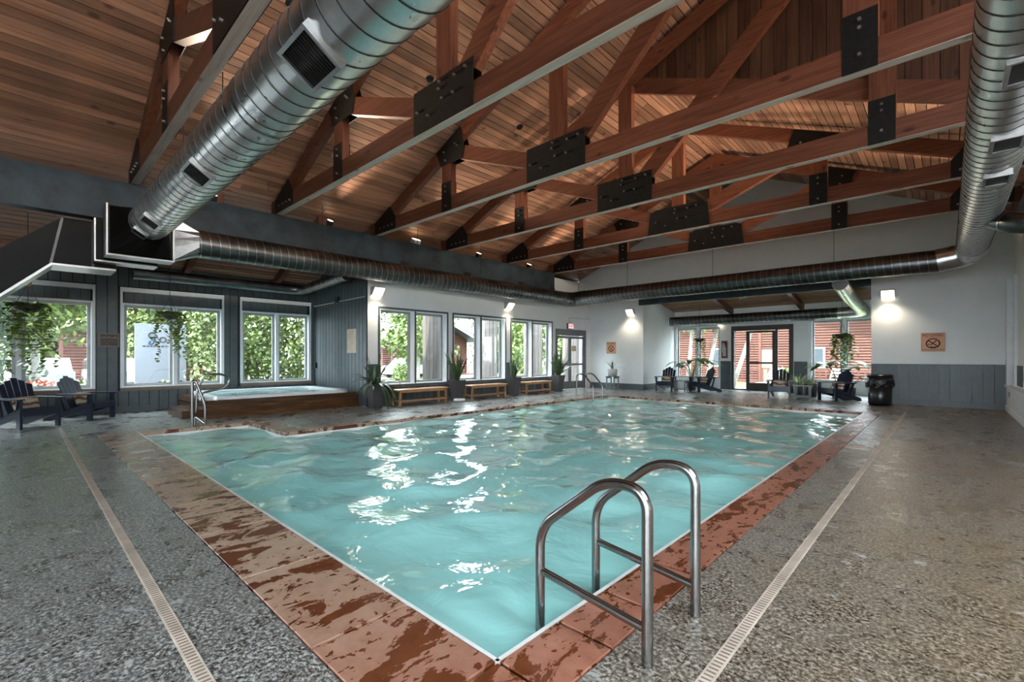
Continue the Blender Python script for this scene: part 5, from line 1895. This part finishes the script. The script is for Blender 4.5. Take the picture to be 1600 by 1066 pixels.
# lettered sign outside the alcove
sg = thing('monument_sign', 'tall white outdoor sign panel with a teal swirl initial', 'sign', (-20.3, 3.7, -.25))
SGX = -20.3
obj('panel', MB().box(-20.40, SGX, 2.73, 4.2, -.25, 2.54), 'signwhite', sg)
obj('base', MB().box(-20.45, SGX + .05, 2.68, 4.25, -.25, .05), 'concrete', sg)
me = text_mesh('to', .46, .004)
o = obj('lettering', me, 'ink', sg, True); o.rotation_euler = (PI / 2, 0, PI / 2); o.location = (.008, -.27, 2.27)
sw = MB()
c0 = [(.16, .30), (.02, .36), (-.12, .26), (-.10, .10), (.06, -.02)]
sw.tube(fillet([(0, 3.17 + a * .55, 2.03 + b * .60) for a, b in c0], .05, 5), .022, 8)
obj('swirl_top', sw, 'ink', sg).location.x += .31 - .30
sw = MB()
c1 = [(-.10, .10), (.06, -.02), (.14, -.16), (.06, -.32), (-.10, -.32), (-.13, -.20), (.0, -.16)]
sw.tube(fillet([(0, 3.17 + a * .55, 2.03 + b * .60) for a, b in c1], .05, 5), .022, 8)
obj('swirl_tail', sw, 'teal_ink', sg).location.x += .01
sp = MB()
q = 2.94
while q < 4.0:
    l = rnd.uniform(.05, .10)
    sp.box(SGX, SGX + .004, q, q + l, 1.73, 1.78)
    q += l + .03
obj('small_print', sp, 'ink', sg)
for ch in sg.children:
    if ch.name.startswith('swirl'):
        ch.location = Vector((SGX + .01, 0, 0)) - sg.location

# board screens beside each window of the white wall
for k, y in enumerate((9.75, 12.42, 15.1)):
    t = thing('board_screen', ['weathered board screen outside the first window pair', 'weathered board screen outside the middle window pair', 'weathered board screen outside the last window pair'][k], 'screen', (-13.2, y, -.25), 0, 'weathered board screens outside')
    for j in range(5):
        x = -12.45 - j * .21
        piece('screen_board', 'fence', t, x - .19, x, y, y + .03 + .012 * (j % 2), -.25, 3.3)
    piece('screen_rail', 'fence', t, -13.5, -12.4, y + .05, y + .10, .5, .62)
    piece('screen_rail', 'fence', t, -13.5, -12.4, y + .05, y + .10, 2.4, 2.52)
y = 17.9
t = thing('board_screen', 'weathered board screen outside the grey exit door', 'screen', (-13.2, y, -.25), 0, 'weathered board screens outside')
for j in range(5):
    x = -12.45 - j * .21
    piece('screen_board', 'fence', t, x - .19, x, y, y + .03 + .012 * (j % 2), -.25, 3.3)

tree(-24.0, 17.0, 8.5, 2.6, 'pale green tree outside the first window pair', 7000, .13, 41, low=1.6)
tree(-21.0, 21.5, 8.0, 2.2, 'pale green tree outside the middle window pair', 7000, .12, 42, low=1.2)
tree(-18.5, 25.0, 7.0, 1.9, 'pale green tree outside the exit door', 6000, .12, 43, low=.8)
tree(-30.0, 34.0, 13.0, 5.0, 'large background tree beyond the white wall windows', 6000, .28, 44, low=.5)
shrub(-20.0, 13.2, 1.3, .5, 'low round shrub on the lawn outside the first window', 900, .06, 45)
# far alcove side
for k, (x, y, lean) in enumerate(((-9.6, 23.2, .35), (-9.0, 24.0, .9), (-7.6, 23.6, 1.5))):
    t = thing('aspen_trunk', ['leftmost leaning pale aspen outside the far window', 'middle leaning pale aspen outside the far window', 'rightmost leaning pale aspen outside the far window'][k], 'tree', (x, y, -.25), 0, 'leaning aspens outside the far window')
    obj('trunk', MB().tube([(0, 0, 0), (lean * .5, .1, 2.5), (lean, .2, 6)], [.11, .09, .06], 10), 'bark', t, True)
    m = MB(); leaf_cloud(m, (lean, .2, 4.6), (1.3, 1.3, 1.9), 2500, .09, random.Random(60 + k)); obj('crown', m, 'tree_a', t, True)
shrub(-5.4, 25.0, 1.1, .6, 'rounded shrub on the lawn beyond the far glass door', 900, .07, 51)
shrub(-1.4, 26.0, 1.5, .8, 'pale shrub outside the far right window', 1100, .08, 52)


def lounger(x, y, rz, lab):
    t = thing('patio_lounger', lab, 'lounger', (x, y, -.25), rz, 'metal patio loungers outside')
    for s in (-.3, .3):
        obj('frame_side', MB().tube(fillet([(s, .75, 1.15), (s, .30, .42), (s, -.9, .40), (s, -1.05, .02)], .12, 4), .022, 8), 'steel', t, True)
        obj('leg', MB().tube([(s, .3, .42), (s, .45, .0)], .02, 8), 'steel', t, True)
    for k in range(7):
        a = k / 6
        obj('strap', MB().box(-.3, .3, -.9 + 1.15 * a - .05, -.9 + 1.15 * a + .05, .41, .42), 'trim', t, True)
    for k in range(5):
        a = (k + .5) / 5
        obj('back_strap', MB().box(-.3, .3, .30 + .45 * a - .02, .30 + .45 * a + .02, .42 + .73 * a - .04, .42 + .73 * a + .04), 'trim', t, True)


lounger(-6.1, 23.4, -.5, 'metal patio lounger outside the glass door, left one')
lounger(-5.2, 23.8, -.4, 'metal patio lounger outside the glass door, right one')
lounger(-3.5, 23.6, -.2, 'metal patio lounger outside the far right window')
struct('patio_outside', MB().box(-10, 2, YF + .25, 25, -.25, -.20), 'path', 'pale paved patio outside the far alcove', 'patio')
